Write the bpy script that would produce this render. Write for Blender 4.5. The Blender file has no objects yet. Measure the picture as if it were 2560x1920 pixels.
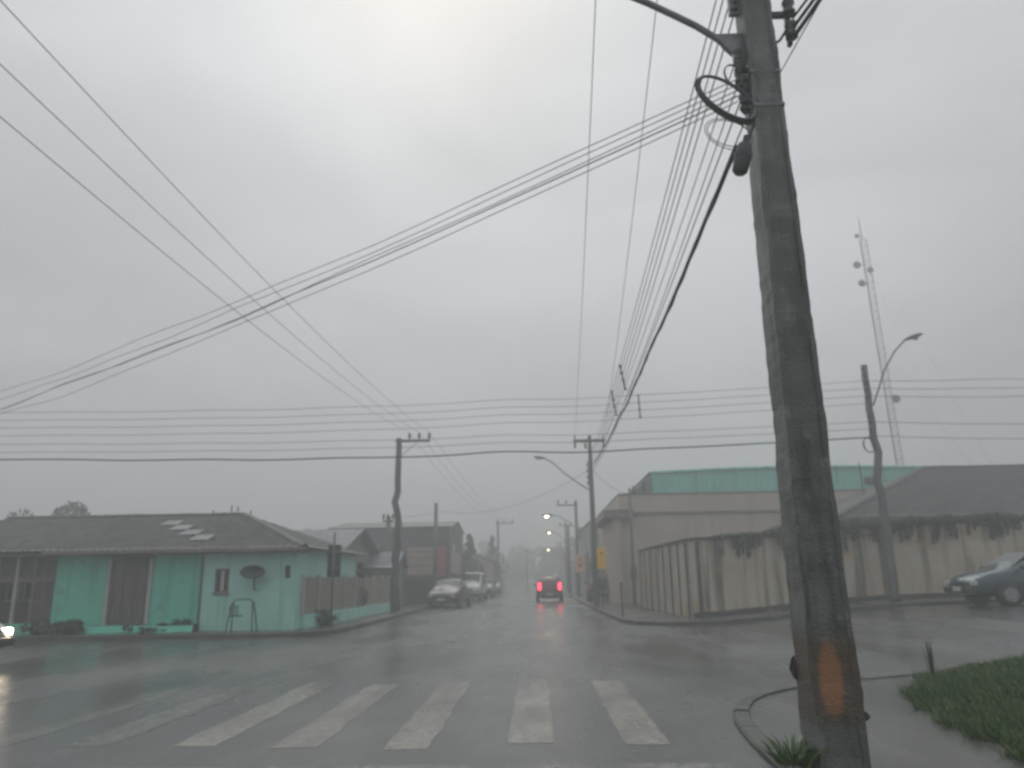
import bpy, bmesh, math, random
from mathutils import Vector, Matrix, noise

R = math.radians
rnd = random.Random(7)
scene = bpy.context.scene
COL = scene.collection

# ------------------------------------------------------------------ camera
cam_d = bpy.data.cameras.new('camera')
cam = bpy.data.objects.new('camera', cam_d)
COL.objects.link(cam)
cam_d.sensor_width = 36.0
cam_d.lens = 36.0 * 1900.0 / 2560.0
cam_d.clip_start = 0.05
cam_d.clip_end = 3000
cam_d.dof.use_dof = True            # phone focused on the wet windscreen just ahead of it
cam_d.dof.focus_distance = 0.7
cam_d.dof.aperture_fstop = 10.0
PITCH, YAW, ROLL = R(14.4), R(1.65), R(0.9)
_f = Vector((-math.sin(YAW) * math.cos(PITCH), math.cos(YAW) * math.cos(PITCH), math.sin(PITCH)))
_r = Vector((math.cos(YAW), math.sin(YAW), 0))
_u = _r.cross(_f)
_R = _r * math.cos(ROLL) - _u * math.sin(ROLL)
_U = _u * math.cos(ROLL) + _r * math.sin(ROLL)
m = Matrix((_R, _U, -_f)).transposed().to_4x4()
m.translation = Vector((0, 0, 1.4))
cam.matrix_world = m
scene.camera = cam

# ------------------------------------------------------------------ sky
SUN_EL, SUN_AZ = R(45), R(-8)
CLOUD_SHIFT = (7.7, 4.4, 0.0)
sun_dir = Vector((math.sin(SUN_AZ) * math.cos(SUN_EL), math.cos(SUN_AZ) * math.cos(SUN_EL), math.sin(SUN_EL)))
world = bpy.data.worlds.new('World')
scene.world = world
world.use_nodes = True
nt = world.node_tree
nt.nodes.clear()
def N(tree, typ, **kw):
    n = tree.nodes.new(typ)
    for k, v in kw.items():
        setattr(n, k, v)
    return n
out = N(nt, 'ShaderNodeOutputWorld')
bg = N(nt, 'ShaderNodeBackground'); bg.inputs['Strength'].default_value = 0.1
sky = N(nt, 'ShaderNodeTexSky', sky_type='NISHITA', sun_disc=False)
sky.sun_elevation = SUN_EL; sky.sun_rotation = SUN_AZ
sky.air_density = 1.0; sky.dust_density = 6.0; sky.ozone_density = 1.0
tc = N(nt, 'ShaderNodeTexCoord')
sep = N(nt, 'ShaderNodeSeparateXYZ')
nt.links.new(tc.outputs['Generated'], sep.inputs[0])
def wmath(op, a, b=None, clamp=False):
    n = N(nt, 'ShaderNodeMath', operation=op, use_clamp=clamp)
    for i, v in enumerate((a, b)):
        if v is None: continue
        if isinstance(v, (int, float)): n.inputs[i].default_value = v
        else: nt.links.new(v, n.inputs[i])
    return n.outputs[0]
# overcast luminance: the zenith about three times the horizon
zc = wmath('MAXIMUM', sep.outputs['Z'], 0.0)
grad = wmath('MULTIPLY_ADD', zc, 1.2); nt.nodes[-1].inputs[2].default_value = 1.0
# cloud layer at a fixed height: project the direction on a plane
den = wmath('ADD', zc, 0.22)
vs = N(nt, 'ShaderNodeVectorMath', operation='DIVIDE')
comb = N(nt, 'ShaderNodeCombineXYZ')
for i in range(3): nt.links.new(den, comb.inputs[i])
nt.links.new(tc.outputs['Generated'], vs.inputs[0]); nt.links.new(comb.outputs[0], vs.inputs[1])
n1 = N(nt, 'ShaderNodeTexNoise'); n1.inputs['Scale'].default_value = 1.15; n1.inputs['Detail'].default_value = 4; n1.inputs['Roughness'].default_value = 0.5; n1.inputs['Distortion'].default_value = 0.4
cmap = N(nt, 'ShaderNodeMapping'); cmap.inputs['Location'].default_value = CLOUD_SHIFT
nt.links.new(vs.outputs[0], cmap.inputs[0]); nt.links.new(cmap.outputs[0], n1.inputs['Vector'])
mr = N(nt, 'ShaderNodeMapRange'); mr.inputs[1].default_value = 0.34; mr.inputs[2].default_value = 0.64; mr.inputs[3].default_value = 0.82; mr.inputs[4].default_value = 1.20
nt.links.new(n1.outputs['Fac'], mr.inputs[0])
dot = N(nt, 'ShaderNodeVectorMath', operation='DOT_PRODUCT')
dot.inputs[1].default_value = sun_dir
nt.links.new(tc.outputs['Generated'], dot.inputs[0])
dpos = wmath('MAXIMUM', dot.outputs['Value'], 0.0)
glow = wmath('POWER', dpos, 70.0)
glow2 = wmath('POWER', dpos, 5.0)
lum = wmath('MULTIPLY', grad, mr.outputs[0])
lum = wmath('MULTIPLY', lum, 3.45)
lum = wmath('ADD', lum, wmath('MULTIPLY', glow, 1.1))
lum = wmath('ADD', lum, wmath('MULTIPLY', glow2, 0.35))
tint = N(nt, 'ShaderNodeMix', data_type='RGBA')
tint.inputs[6].default_value = (0.962, 1.0, 1.035, 1); tint.inputs[7].default_value = (1.02, 1.0, 0.955, 1)
nt.links.new(wmath('MULTIPLY', glow, 1.0, True), tint.inputs[0])
cl = N(nt, 'ShaderNodeVectorMath', operation='SCALE')
nt.links.new(tint.outputs[2], cl.inputs[0]); nt.links.new(lum, cl.inputs['Scale'])
mixs = N(nt, 'ShaderNodeMix', data_type='RGBA'); mixs.inputs[0].default_value = 0.97
nt.links.new(sky.outputs[0], mixs.inputs[6]); nt.links.new(cl.outputs[0], mixs.inputs[7])
nt.links.new(mixs.outputs[2], bg.inputs['Color'])
nt.links.new(bg.outputs[0], out.inputs['Surface'])

sun_l = bpy.data.lights.new('sun', 'SUN')
sun_l.energy = 0.5; sun_l.angle = R(40); sun_l.color = (1.0, 0.97, 0.92)
sun = bpy.data.objects.new('sun', sun_l); COL.objects.link(sun)
sun.rotation_euler = (-sun_dir).to_track_quat('-Z', 'Y').to_euler()

vs_ = scene.view_settings
vs_.view_transform = 'Standard'; vs_.look = 'None'; vs_.gamma = 1.0; vs_.exposure = 0.16
vs_.use_curve_mapping = False
scene.render.engine = 'CYCLES'
cy = scene.cycles
cy.use_denoising = True
cy.max_bounces = 6; cy.diffuse_bounces = 3; cy.glossy_bounces = 3; cy.transmission_bounces = 4
cy.transparent_max_bounces = 8; cy.volume_bounces = 1
cy.sample_clamp_indirect = 4.0; cy.sample_clamp_direct = 12.0
cy.caustics_reflective = False; cy.caustics_refractive = False

# ------------------------------------------------------------------ helpers
class MB:
    def __init__(s): s.v = []; s.f = []
    def add(s, vs, fs):
        o = len(s.v); s.v += [tuple(p) for p in vs]; s.f += [tuple(i + o for i in f) for f in fs]; return s
    def box(s, c, d, rz=0.0, rx=0.0, ry=0.0):
        x, y, z = d[0] / 2, d[1] / 2, d[2] / 2
        M_ = Matrix.Rotation(rz, 3, 'Z') @ Matrix.Rotation(ry, 3, 'Y') @ Matrix.Rotation(rx, 3, 'X')
        P = [Vector(c) + M_ @ Vector((a * x, b * y, e * z)) for e in (-1, 1) for a, b in ((-1, -1), (1, -1), (1, 1), (-1, 1))]
        return s.add(P, [(3, 2, 1, 0), (4, 5, 6, 7), (0, 1, 5, 4), (1, 2, 6, 5), (2, 3, 7, 6), (3, 0, 4, 7)])
    def span(s, a, b):
        return s.box([(p + q) / 2 for p, q in zip(a, b)], [abs(q - p) for p, q in zip(a, b)])
    def hexa(s, lo, hi):
        return s.add(list(lo) + list(hi), [(3, 2, 1, 0), (4, 5, 6, 7), (0, 1, 5, 4), (1, 2, 6, 5), (2, 3, 7, 6), (3, 0, 4, 7)])
    def prism(s, poly, vec):
        n = len(poly); v = Vector(vec)
        P = [Vector(p) for p in poly]
        return s.add(P + [p + v for p in P], [tuple(range(n - 1, -1, -1)), tuple(range(n, 2 * n))] + [(i, (i + 1) % n, n + (i + 1) % n, n + i) for i in range(n)])
    def tube(s, pts, r, n=6, caps=True):
        pts = [Vector(p) for p in pts]; k = len(pts)
        rs = r if isinstance(r, (list, tuple)) else [r] * k
        V = []; F = []; ref = None
        for i, p in enumerate(pts):
            t = (pts[min(i + 1, k - 1)] - pts[max(i - 1, 0)]).normalized()
            if ref is None: ref = t.orthogonal().normalized()
            ref = (ref - t * ref.dot(t)); ref = ref.normalized() if ref.length > 1e-6 else t.orthogonal().normalized()
            b = t.cross(ref)
            for j in range(n):
                a = 2 * math.pi * j / n
                V.append(p + (ref * math.cos(a) + b * math.sin(a)) * rs[i])
        for i in range(k - 1):
            for j in range(n):
                F.append((i * n + j, i * n + (j + 1) % n, (i + 1) * n + (j + 1) % n, (i + 1) * n + j))
        if caps: F += [tuple(range(n - 1, -1, -1)), tuple(range((k - 1) * n, k * n))]
        return s.add(V, F)
    def cyl(s, a, b, r, r2=None, n=10):
        return s.tube([a, b], [r, r if r2 is None else r2], n)
    def lathe(s, prof, c=(0, 0, 0), axis='Z', n=12):
        V = []; F = []
        for (r, h) in prof:
            for j in range(n):
                a = 2 * math.pi * j / n
                p = (r * math.cos(a), r * math.sin(a), h)
                if axis == 'X': p = (p[2], p[0], p[1])
                if axis == 'Y': p = (p[0], p[2], p[1])
                V.append((c[0] + p[0], c[1] + p[1], c[2] + p[2]))
        k = len(prof)
        for i in range(k - 1):
            for j in range(n):
                F.append((i * n + j, i * n + (j + 1) % n, (i + 1) * n + (j + 1) % n, (i + 1) * n + j))
        F += [tuple(range(n - 1, -1, -1)), tuple(range((k - 1) * n, k * n))]
        return s.add(V, F)
    def grid(s, fn, nu, nv):
        V = [fn(i / nu, j / nv) for j in range(nv + 1) for i in range(nu + 1)]
        return s.add(V, [(j * (nu + 1) + i, j * (nu + 1) + i + 1, (j + 1) * (nu + 1) + i + 1, (j + 1) * (nu + 1) + i) for j in range(nv) for i in range(nu)])
    def build(s, name, mat, parent=None, smooth=False, bevel=0, sub=0, fix=True):
        me = bpy.data.meshes.new(name)
        me.from_pydata(s.v, [], s.f)
        if fix:
            bm = bmesh.new(); bm.from_mesh(me); bmesh.ops.recalc_face_normals(bm, faces=bm.faces); bm.to_mesh(me); bm.free()
        me.materials.append(mat)
        if smooth: me.polygons.foreach_set('use_smooth', [True] * len(me.polygons))
        o = bpy.data.objects.new(name, me); COL.objects.link(o)
        if parent: o.parent = parent
        if bevel:
            b = o.modifiers.new('bevel', 'BEVEL'); b.width = bevel; b.segments = 2; b.limit_method = 'ANGLE'
        if sub:
            q = o.modifiers.new('subsurf', 'SUBSURF'); q.levels = sub; q.render_levels = sub
        return o

def tag(o, label=None, cat=None, group=None, kind=None):
    if label: o['label'] = label
    if cat: o['category'] = cat
    if group: o['group'] = group
    if kind: o['kind'] = kind
    return o
def thing(name, label, cat, loc=(0, 0, 0), rz=0.0, group=None):
    o = bpy.data.objects.new(name, None); COL.objects.link(o)
    o.empty_display_size = 0.2
    o.location = loc; o.rotation_euler = (0, 0, rz)
    return tag(o, label, cat, group)
def kids(o): return [c for c in bpy.data.objects if c.parent == o]
def copy_tree(o, loc=None, rz=None, label=None, parent=None):
    c = o.copy(); COL.objects.link(c); c.parent = parent
    if loc is not None: c.location = loc
    if rz is not None: c.rotation_euler = (0, 0, rz)
    if label: c['label'] = label
    for k in kids(o): copy_tree(k, parent=c)
    return c
def repeat(mesh_obj, parent, places):
    for loc, rz in places:
        c = mesh_obj.copy(); COL.objects.link(c); c.parent = parent; c.location = loc; c.rotation_euler = (0, 0, rz)
def sstep(t):
    t = max(0.0, min(1.0, t)); return t * t * (3 - 2 * t)
def h(x, y):
    k = sstep((y - 9) / 7)
    return k * (0.48 * sstep((x - 4.0) / 8.0) + 0.016 * max(0.0, min(x, 60) - 12))

# ------------------------------------------------------------------ materials
def M(name, c1, c2=None, scale=3.0, rough=0.6, rvar=0.1, bump=0.0, bscale=40.0, metal=0.0, streak=None, contrast=(0.35, 0.65), stretch=(1, 1, 1), spec=0.5, coat=0.0, spots=None):
    mt = bpy.data.materials.new(name); mt.use_nodes = True
    t = mt.node_tree; L = t.links.new
    b = t.nodes['Principled BSDF']
    b.inputs['Metallic'].default_value = metal
    b.inputs['Specular IOR Level'].default_value = spec
    if coat: b.inputs['Coat Weight'].default_value = coat; b.inputs['Coat Roughness'].default_value = 0.08
    if c2 is None: c2 = tuple(v * 0.72 for v in c1)
    co = N(t, 'ShaderNodeTexCoord'); mp = N(t, 'ShaderNodeMapping'); mp.inputs['Scale'].default_value = stretch
    L(co.outputs['Object'], mp.inputs[0])
    nz = N(t, 'ShaderNodeTexNoise'); nz.inputs['Scale'].default_value = scale; nz.inputs['Detail'].default_value = 7; nz.inputs['Roughness'].default_value = 0.62
    L(mp.outputs[0], nz.inputs['Vector'])
    rp = N(t, 'ShaderNodeMapRange'); rp.inputs[1].default_value, rp.inputs[2].default_value = contrast
    L(nz.outputs['Fac'], rp.inputs[0])
    mx = N(t, 'ShaderNodeMix', data_type='RGBA'); mx.inputs[6].default_value = (*c1, 1); mx.inputs[7].default_value = (*c2, 1)
    L(rp.outputs[0], mx.inputs[0])
    colr = mx.outputs[2]
    def layer(colr, st):
        # st: colour, stretch, scale, lo, hi : dirt with a shape of its own
        m2 = N(t, 'ShaderNodeMapping'); m2.inputs['Scale'].default_value = st[1]; L(co.outputs['Object'], m2.inputs[0])
        z2 = N(t, 'ShaderNodeTexNoise'); z2.inputs['Scale'].default_value = st[2]; z2.inputs['Detail'].default_value = 5; L(m2.outputs[0], z2.inputs['Vector'])
        r2 = N(t, 'ShaderNodeMapRange'); r2.inputs[1].default_value = st[3]; r2.inputs[2].default_value = st[4]; L(z2.outputs['Fac'], r2.inputs[0])
        x2 = N(t, 'ShaderNodeMix', data_type='RGBA'); x2.inputs[7].default_value = (*st[0], 1); L(r2.outputs[0], x2.inputs[0]); L(colr, x2.inputs[6])
        return x2.outputs[2]
    if streak: colr = layer(colr, streak)
    if spots: colr = layer(colr, spots)
    L(colr, b.inputs['Base Color'])
    rr = N(t, 'ShaderNodeMapRange'); rr.inputs[3].default_value = max(0.02, rough - rvar); rr.inputs[4].default_value = min(1, rough + rvar)
    rr.inputs[1].default_value = 0.3; rr.inputs[2].default_value = 0.7
    L(nz.outputs['Fac'], rr.inputs[0]); L(rr.outputs[0], b.inputs['Roughness'])
    if bump:
        bn = N(t, 'ShaderNodeTexNoise'); bn.inputs['Scale'].default_value = bscale; bn.inputs['Detail'].default_value = 5
        L(mp.outputs[0], bn.inputs['Vector'])
        bp = N(t, 'ShaderNodeBump'); bp.inputs['Strength'].default_value = bump; bp.inputs['Distance'].default_value = 0.02
        L(bn.outputs['Fac'], bp.inputs['Height']); L(bp.outputs[0], b.inputs['Normal'])
    return mt
def EM(name, c, strength):
    mt = bpy.data.materials.new(name); mt.use_nodes = True
    b = mt.node_tree.nodes['Principled BSDF']
    b.inputs['Base Color'].default_value = (*[v * 0.5 for v in c], 1)
    b.inputs['Emission Color'].default_value = (*c, 1); b.inputs['Emission Strength'].default_value = strength
    b.inputs['Roughness'].default_value = 0.2
    return mt
def pole_mat(base):
    mt = base.copy(); mt.name = 'near_pole_concrete'; t = mt.node_tree; L = t.links.new; b = t.nodes['Principled BSDF']
    src = b.inputs['Base Color'].links[0].from_socket
    co = N(t, 'ShaderNodeTexCoord'); sp = N(t, 'ShaderNodeSeparateXYZ'); L(co.outputs['Object'], sp.inputs[0])
    nz = N(t, 'ShaderNodeTexNoise'); nz.inputs['Scale'].default_value = 9; nz.inputs['Detail'].default_value = 9; nz.inputs['Roughness'].default_value = .65; L(co.outputs['Object'], nz.inputs['Vector'])
    def mth(op, a, b_=None, c=None):
        n = N(t, 'ShaderNodeMath', operation=op)
        for i, v in enumerate((a, b_, c)):
            if v is None: continue
            if isinstance(v, (int, float)): n.inputs[i].default_value = v
            else: L(v, n.inputs[i])
        return n.outputs[0]
    def rng(s_, a, b_):
        r = N(t, 'ShaderNodeMapRange'); r.inputs[1].default_value = a; r.inputs[2].default_value = b_; L(s_, r.inputs[0]); return r.outputs[0]
    wob = mth('MULTIPLY_ADD', nz.outputs['Fac'], .36, -.18)
    dz = mth('ABSOLUTE', mth('SUBTRACT', mth('ADD', sp.outputs['Z'], wob), .60))
    band = mth('MULTIPLY', rng(dz, .36, .22), .85)
    ex = mth('DIVIDE', mth('ADD', sp.outputs['X'], .03), .085); ez = mth('DIVIDE', mth('SUBTRACT', sp.outputs['Z'], .60), .25)
    d2 = mth('ADD', mth('ADD', mth('MULTIPLY', ex, ex), mth('MULTIPLY', ez, ez)), mth('MULTIPLY', wob, 4.0))
    core = rng(d2, 1.35, .5)
    front = rng(sp.outputs['Y'], -.10, -.14)
    x1 = N(t, 'ShaderNodeMix', data_type='RGBA'); x1.inputs[7].default_value = (.105, .075, .05, 1); L(src, x1.inputs[6]); L(band, x1.inputs[0])
    x2 = N(t, 'ShaderNodeMix', data_type='RGBA'); x2.inputs[7].default_value = (.33, .155, .07, 1); L(x1.outputs[2], x2.inputs[6]); L(mth('MULTIPLY', core, front), x2.inputs[0])
    L(x2.outputs[2], b.inputs['Base Color'])
    return mt
def road_mat(name, c1, c2, paint=None):
    """wet asphalt: patches of standing water, rain-pocked film; optional worn paint on top"""
    mt = bpy.data.materials.new(name); mt.use_nodes = True
    t = mt.node_tree; L = t.links.new; b = t.nodes['Principled BSDF']
    g = N(t, 'ShaderNodeNewGeometry')
    def nz(sc, det=6, stretch=(1, 1, 1)):
        mp = N(t, 'ShaderNodeMapping'); mp.inputs['Scale'].default_value = stretch; L(g.outputs['Position'], mp.inputs[0])
        n = N(t, 'ShaderNodeTexNoise'); n.inputs['Scale'].default_value = sc; n.inputs['Detail'].default_value = det; n.inputs['Roughness'].default_value = 0.6
        L(mp.outputs[0], n.inputs['Vector']); return n.outputs['Fac']
    def rng(s, a, b_, lo, hi):
        r = N(t, 'ShaderNodeMapRange'); r.inputs[1].default_value = a; r.inputs[2].default_value = b_; r.inputs[3].default_value = lo; r.inputs[4].default_value = hi
        L(s, r.inputs[0]); return r.outputs[0]
    big = nz(0.30, 7, (1.5, 0.35, 1)); mid = nz(0.8, 9, (1, .6, 1)); fine = nz(60, 3); grit = nz(11, 6)
    mx = N(t, 'ShaderNodeMix', data_type='RGBA'); mx.inputs[6].default_value = (*c1, 1); mx.inputs[7].default_value = (*c2, 1)
    L(rng(mid, .35, .68, 0, 1), mx.inputs[0])
    colr = mx.outputs[2]
    if paint:
        wear = rng(grit, .30, .66, 1.0, 0.25)
        wear2 = rng(nz(1.4, 6, (1, .35, 1)), .36, .6, 0.1, 1.0)
        mul = N(t, 'ShaderNodeMath', operation='MULTIPLY'); L(wear, mul.inputs[0]); L(wear2, mul.inputs[1])
        ad = N(t, 'ShaderNodeMath', operation='ADD', use_clamp=True); L(mul.outputs[0], ad.inputs[0]); ad.inputs[1].default_value = paint[1]
        m3 = N(t, 'ShaderNodeMix', data_type='RGBA'); m3.inputs[7].default_value = (*paint[0], 1); L(colr, m3.inputs[6]); L(ad.outputs[0], m3.inputs[0])
        colr = m3.outputs[2]
    L(colr, b.inputs['Base Color'])
    L(rng(big, .36, .62, 0.13, 0.38), b.inputs['Roughness'])
    b.inputs['Specular IOR Level'].default_value = 0.5
    bp = N(t, 'ShaderNodeBump'); bp.inputs['Strength'].default_value = 0.35; bp.inputs['Distance'].default_value = 0.005
    ad2 = N(t, 'ShaderNodeMath', operation='MULTIPLY_ADD'); L(grit, ad2.inputs[0]); ad2.inputs[1].default_value = 1.6; L(fine, ad2.inputs[2])
    L(ad2.outputs[0], bp.inputs['Height']); L(bp.outputs[0], b.inputs['Normal'])
    return mt

MAT = dict(
    asphalt=road_mat('wet_asphalt', (0.06, 0.063, 0.063), (0.115, 0.115, 0.11)),
    paint=road_mat('worn_road_paint', (0.05, 0.05, 0.05), (0.075, 0.075, 0.073), ((0.36, 0.335, 0.285), 0.10)),
    paint_faint=road_mat('faint_road_paint', (0.05, 0.05, 0.05), (0.075, 0.075, 0.073), ((0.34, 0.33, 0.30), -0.12)),
    pavement=road_mat('wet_concrete', (0.12, 0.116, 0.105), (0.05, 0.051, 0.045)),
    kerb=M('kerb_concrete', (0.075, 0.075, 0.07), (0.045, 0.047, 0.042), 2.0, 0.5, bump=.4),
    dirt=M('wet_dirt', (0.085, 0.078, 0.066), (0.05, 0.055, 0.042), 0.6, 0.5, .2, bump=.5, bscale=12),
    concrete=M('pole_concrete', (0.165, 0.175, 0.162), (0.095, 0.108, 0.095), 1.3, 0.5, bump=.8, bscale=48, streak=((0.05, 0.06, 0.05), (7, 7, 0.8), 1.2, .50, .70), spots=((0.2, 0.205, 0.195), (1, 1, .6), 9.0, .60, .72)),
    wood=M('weathered_pole', (0.085, 0.085, 0.08), (0.05, 0.055, 0.05), 3.0, 0.7, bump=.4, bscale=20, stretch=(4, 4, .5)),
    steel=M('galvanised_steel', (0.2, 0.205, 0.21), (0.12, 0.125, 0.13), 6, 0.45, metal=.6),
    dark_steel=M('dark_steel', (0.05, 0.052, 0.055), (0.03, 0.03, 0.032), 6, 0.5, metal=.3),
    cable=M('cable_sheath', (0.025, 0.026, 0.028), (0.04, 0.04, 0.042), 4, 0.5),
    alu_wire=M('bare_conductor', (0.09, 0.092, 0.095), (0.06, 0.06, 0.062), 4, 0.5, metal=.3),
    porcelain=M('brown_porcelain', (0.05, 0.04, 0.036), (0.03, 0.025, 0.024), 5, 0.25),
    orange=M('orange_paint', (0.27, 0.125, 0.055), (0.18, 0.09, 0.045), 7, 0.55, bump=.3, spots=((0.115, 0.10, 0.08), (1, 1, 1), 11, .48, .62)),
    teal=M('teal_render', (0.15, 0.66, 0.50), (0.125, 0.57, 0.43), 1.2, 0.6, bump=.2, streak=((0.10, 0.42, 0.32), (5, 5, .35), 1, .54, .80), spots=((0.16, 0.40, 0.33), (1, 1, 1), 2.2, .60, .72)),
    teal_light=M('pale_teal_render', (0.40, 0.74, 0.65), (0.34, 0.66, 0.58), 1.2, 0.6, bump=.2, streak=((0.19, 0.44, 0.375), (5, 5, .35), 1, .54, .80)),
    teal_sheet=M('teal_sheet_metal', (0.22, 0.62, 0.53), (0.18, 0.54, 0.46), 1.0, 0.4, streak=((0.10, 0.27, 0.23), (3, 3, .3), 1, .52, .72)),
    beige=M('beige_render', (0.52, 0.45, 0.375), (0.44, 0.38, 0.315), 0.7, 0.65, bump=.15, streak=((0.32, 0.28, 0.235), (3, 3, .25), .8, .55, .78)),
    beige_trim=M('beige_trim', (0.21, 0.19, 0.165), (0.15, 0.14, 0.12), 2, 0.6),
    wallc=M('stained_wall_render', (0.56, 0.49, 0.395), (0.46, 0.40, 0.32), 0.9, 0.7, bump=.3, bscale=18, streak=((0.13, 0.125, 0.10), (1.6, 1.6, .09), 2.2, .50, .66), spots=((0.42, 0.30, 0.15), (.5, .5, 1.0), 1.1, .58, .72)),
    pilaster=M('stained_pilaster', (0.13, 0.122, 0.10), (0.075, 0.075, 0.06), 1.5, 0.7, bump=.4, bscale=15, stretch=(1, 1, .3)),
    moss=M('mossy_concrete', (0.07, 0.075, 0.06), (0.04, 0.048, 0.036), 3, 0.75, bump=.5, bscale=15),
    tile_grey=M('grey_roof_tile', (0.125, 0.12, 0.118), (0.075, 0.077, 0.078), 1.6, 0.42, bump=.2, spots=((0.055, 0.06, 0.052), (1, 1, 1), 5, .55, .7)),
    tile_brown=M('weathered_roof_tile', (0.165, 0.155, 0.147), (0.11, 0.107, 0.103), 1.3, 0.45, bump=.2, spots=((0.06, 0.062, 0.055), (1, 1, 1), 4, .55, .7)),
    zinc=M('zinc_roof', (0.30, 0.31, 0.32), (0.2, 0.205, 0.21), 1.2, 0.35, metal=.2),
    pale_sheet=M('translucent_sheet', (0.23, 0.235, 0.235), (0.18, 0.185, 0.185), 2, 0.5),
    grey_wall=M('dark_grey_render', (0.105, 0.11, 0.11), (0.08, 0.085, 0.085), .8, 0.6, streak=((0.055, 0.058, 0.058), (3, 3, .25), .8, .55, .75)),
    mid_wall=M('mid_grey_render', (0.2, 0.205, 0.2), (0.15, 0.155, 0.15), .8, 0.6),
    brown_wall=M('brown_plaster', (0.12, 0.10, 0.08), (0.075, 0.065, 0.055), 1.0, 0.6, bump=.2),
    white_paint=M('white_paint', (0.5, 0.49, 0.46), (0.36, 0.355, 0.33), 2, 0.45),
    slat=M('taupe_slat', (0.17, 0.15, 0.125), (0.115, 0.10, 0.085), 2, 0.55, stretch=(6, 6, 1)),
    slat_dark=M('brown_slat', (0.12, 0.103, 0.085), (0.08, 0.07, 0.06), 2, 0.55, stretch=(6, 6, 1)),
    fence_slat=M('olive_slat', (0.33, 0.31, 0.25), (0.25, 0.235, 0.19), 2, 0.55, stretch=(6, 6, 1)),
    glass=M('window_glass', (0.02, 0.024, 0.027), (0.03, 0.034, 0.036), 2, 0.08, .03),
    dark=M('dark_interior', (0.022, 0.022, 0.021), (0.015, 0.015, 0.015), 2, 0.8),
    curtain=M('white_curtain', (0.55, 0.54, 0.52), (0.4, 0.4, 0.39), 4, 0.8),
    red_frame=M('brown_frame', (0.16, 0.09, 0.07), (0.11, 0.065, 0.05), 3, 0.5),
    navy=M('navy_plastic', (0.035, 0.06, 0.085), (0.025, 0.045, 0.065), 3, 0.35),
    green_steel=M('green_steel', (0.02, 0.07, 0.05), (0.015, 0.05, 0.036), 4, 0.45),
    sign_yellow=M('sign_yellow', (0.92, 0.53, 0.01), (0.84, 0.48, 0.01), 2, 0.35),
    sign_pale=M('sign_pale_orange', (0.85, 0.56, 0.42), (0.78, 0.50, 0.38), 3, 0.4),
    sign_dark=M('sign_back', (0.03, 0.036, 0.036), (0.02, 0.024, 0.024), 3, 0.5),
    sign_mark=M('sign_mark', (0.09, 0.07, 0.05), None, 3, 0.5),
    shop_beige=M('shop_board', (0.42, 0.34, 0.27), (0.34, 0.28, 0.225), 2, 0.5),
    shop_pink=M('shop_board_red', (0.45, 0.12, 0.13), (0.36, 0.10, 0.11), 2, 0.5),
    rubber=M('tyre_rubber', (0.02, 0.02, 0.02), (0.028, 0.028, 0.027), 8, 0.6),
    rim=M('wheel_rim', (0.35, 0.36, 0.37), (0.25, 0.26, 0.27), 6, 0.3, metal=.7),
    black_trim=M('black_trim', (0.018, 0.018, 0.019), (0.026, 0.026, 0.027), 5, 0.4),
    plate=M('number_plate', (0.6, 0.6, 0.6), (0.5, 0.5, 0.5), 3, 0.4),
    lens=M('lamp_lens', (0.55, 0.57, 0.58), (0.42, 0.44, 0.45), 4, 0.1, .05),
    red_lens=M('red_lens', (0.3, 0.015, 0.02), (0.22, 0.012, 0.016), 4, 0.15, .05),
    tail_lit=EM('lit_tail_lamp', (1.0, 0.03, 0.06), 7.0),
    head_lit=EM('lit_headlamp', (1.0, 0.80, 0.58), 16.0),
    lamp_lit=EM('lit_street_lamp', (1.0, 0.86, 0.52), 60.0),
    car_dark=M('black_car_paint', (0.022, 0.023, 0.025), (0.03, 0.031, 0.033), 2, 0.3, coat=.6),
    car_white=M('white_car_paint', (0.6, 0.62, 0.61), (0.52, 0.54, 0.53), 2, 0.3, coat=.6),
    car_red=M('maroon_car_paint', (0.12, 0.02, 0.025), (0.09, 0.016, 0.02), 2, 0.3, coat=.6),
    car_teal=M('dark_blue_car_paint', (0.012, 0.045, 0.065), (0.016, 0.055, 0.075), 2, 0.25, coat=.7),
    car_silver=M('silver_car_paint', (0.28, 0.29, 0.3), (0.22, 0.23, 0.24), 2, 0.3, coat=.6, metal=.4),
    bark=M('wet_bark', (0.05, 0.042, 0.033), (0.03, 0.027, 0.022), 6, 0.7, bump=.5, stretch=(3, 3, .7)),
    leaf=M('leaf_dark', (0.035, 0.065, 0.03), (0.055, 0.085, 0.038), 1.4, 0.5),
    leaf_far=M('leaf_grey_green', (0.045, 0.065, 0.045), (0.065, 0.085, 0.055), .7, 0.6),
    leaf_olive=M('leaf_olive', (0.075, 0.085, 0.04), (0.05, 0.065, 0.032), 1.4, 0.5),
    grass=M('wet_grass', (0.05, 0.125, 0.022), (0.10, 0.145, 0.04), 1.6, 0.4, contrast=(.4, .6)),
    turf=M('turf_soil', (0.04, 0.07, 0.025), (0.03, 0.05, 0.02), 3, 0.7, bump=.5),
)

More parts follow.
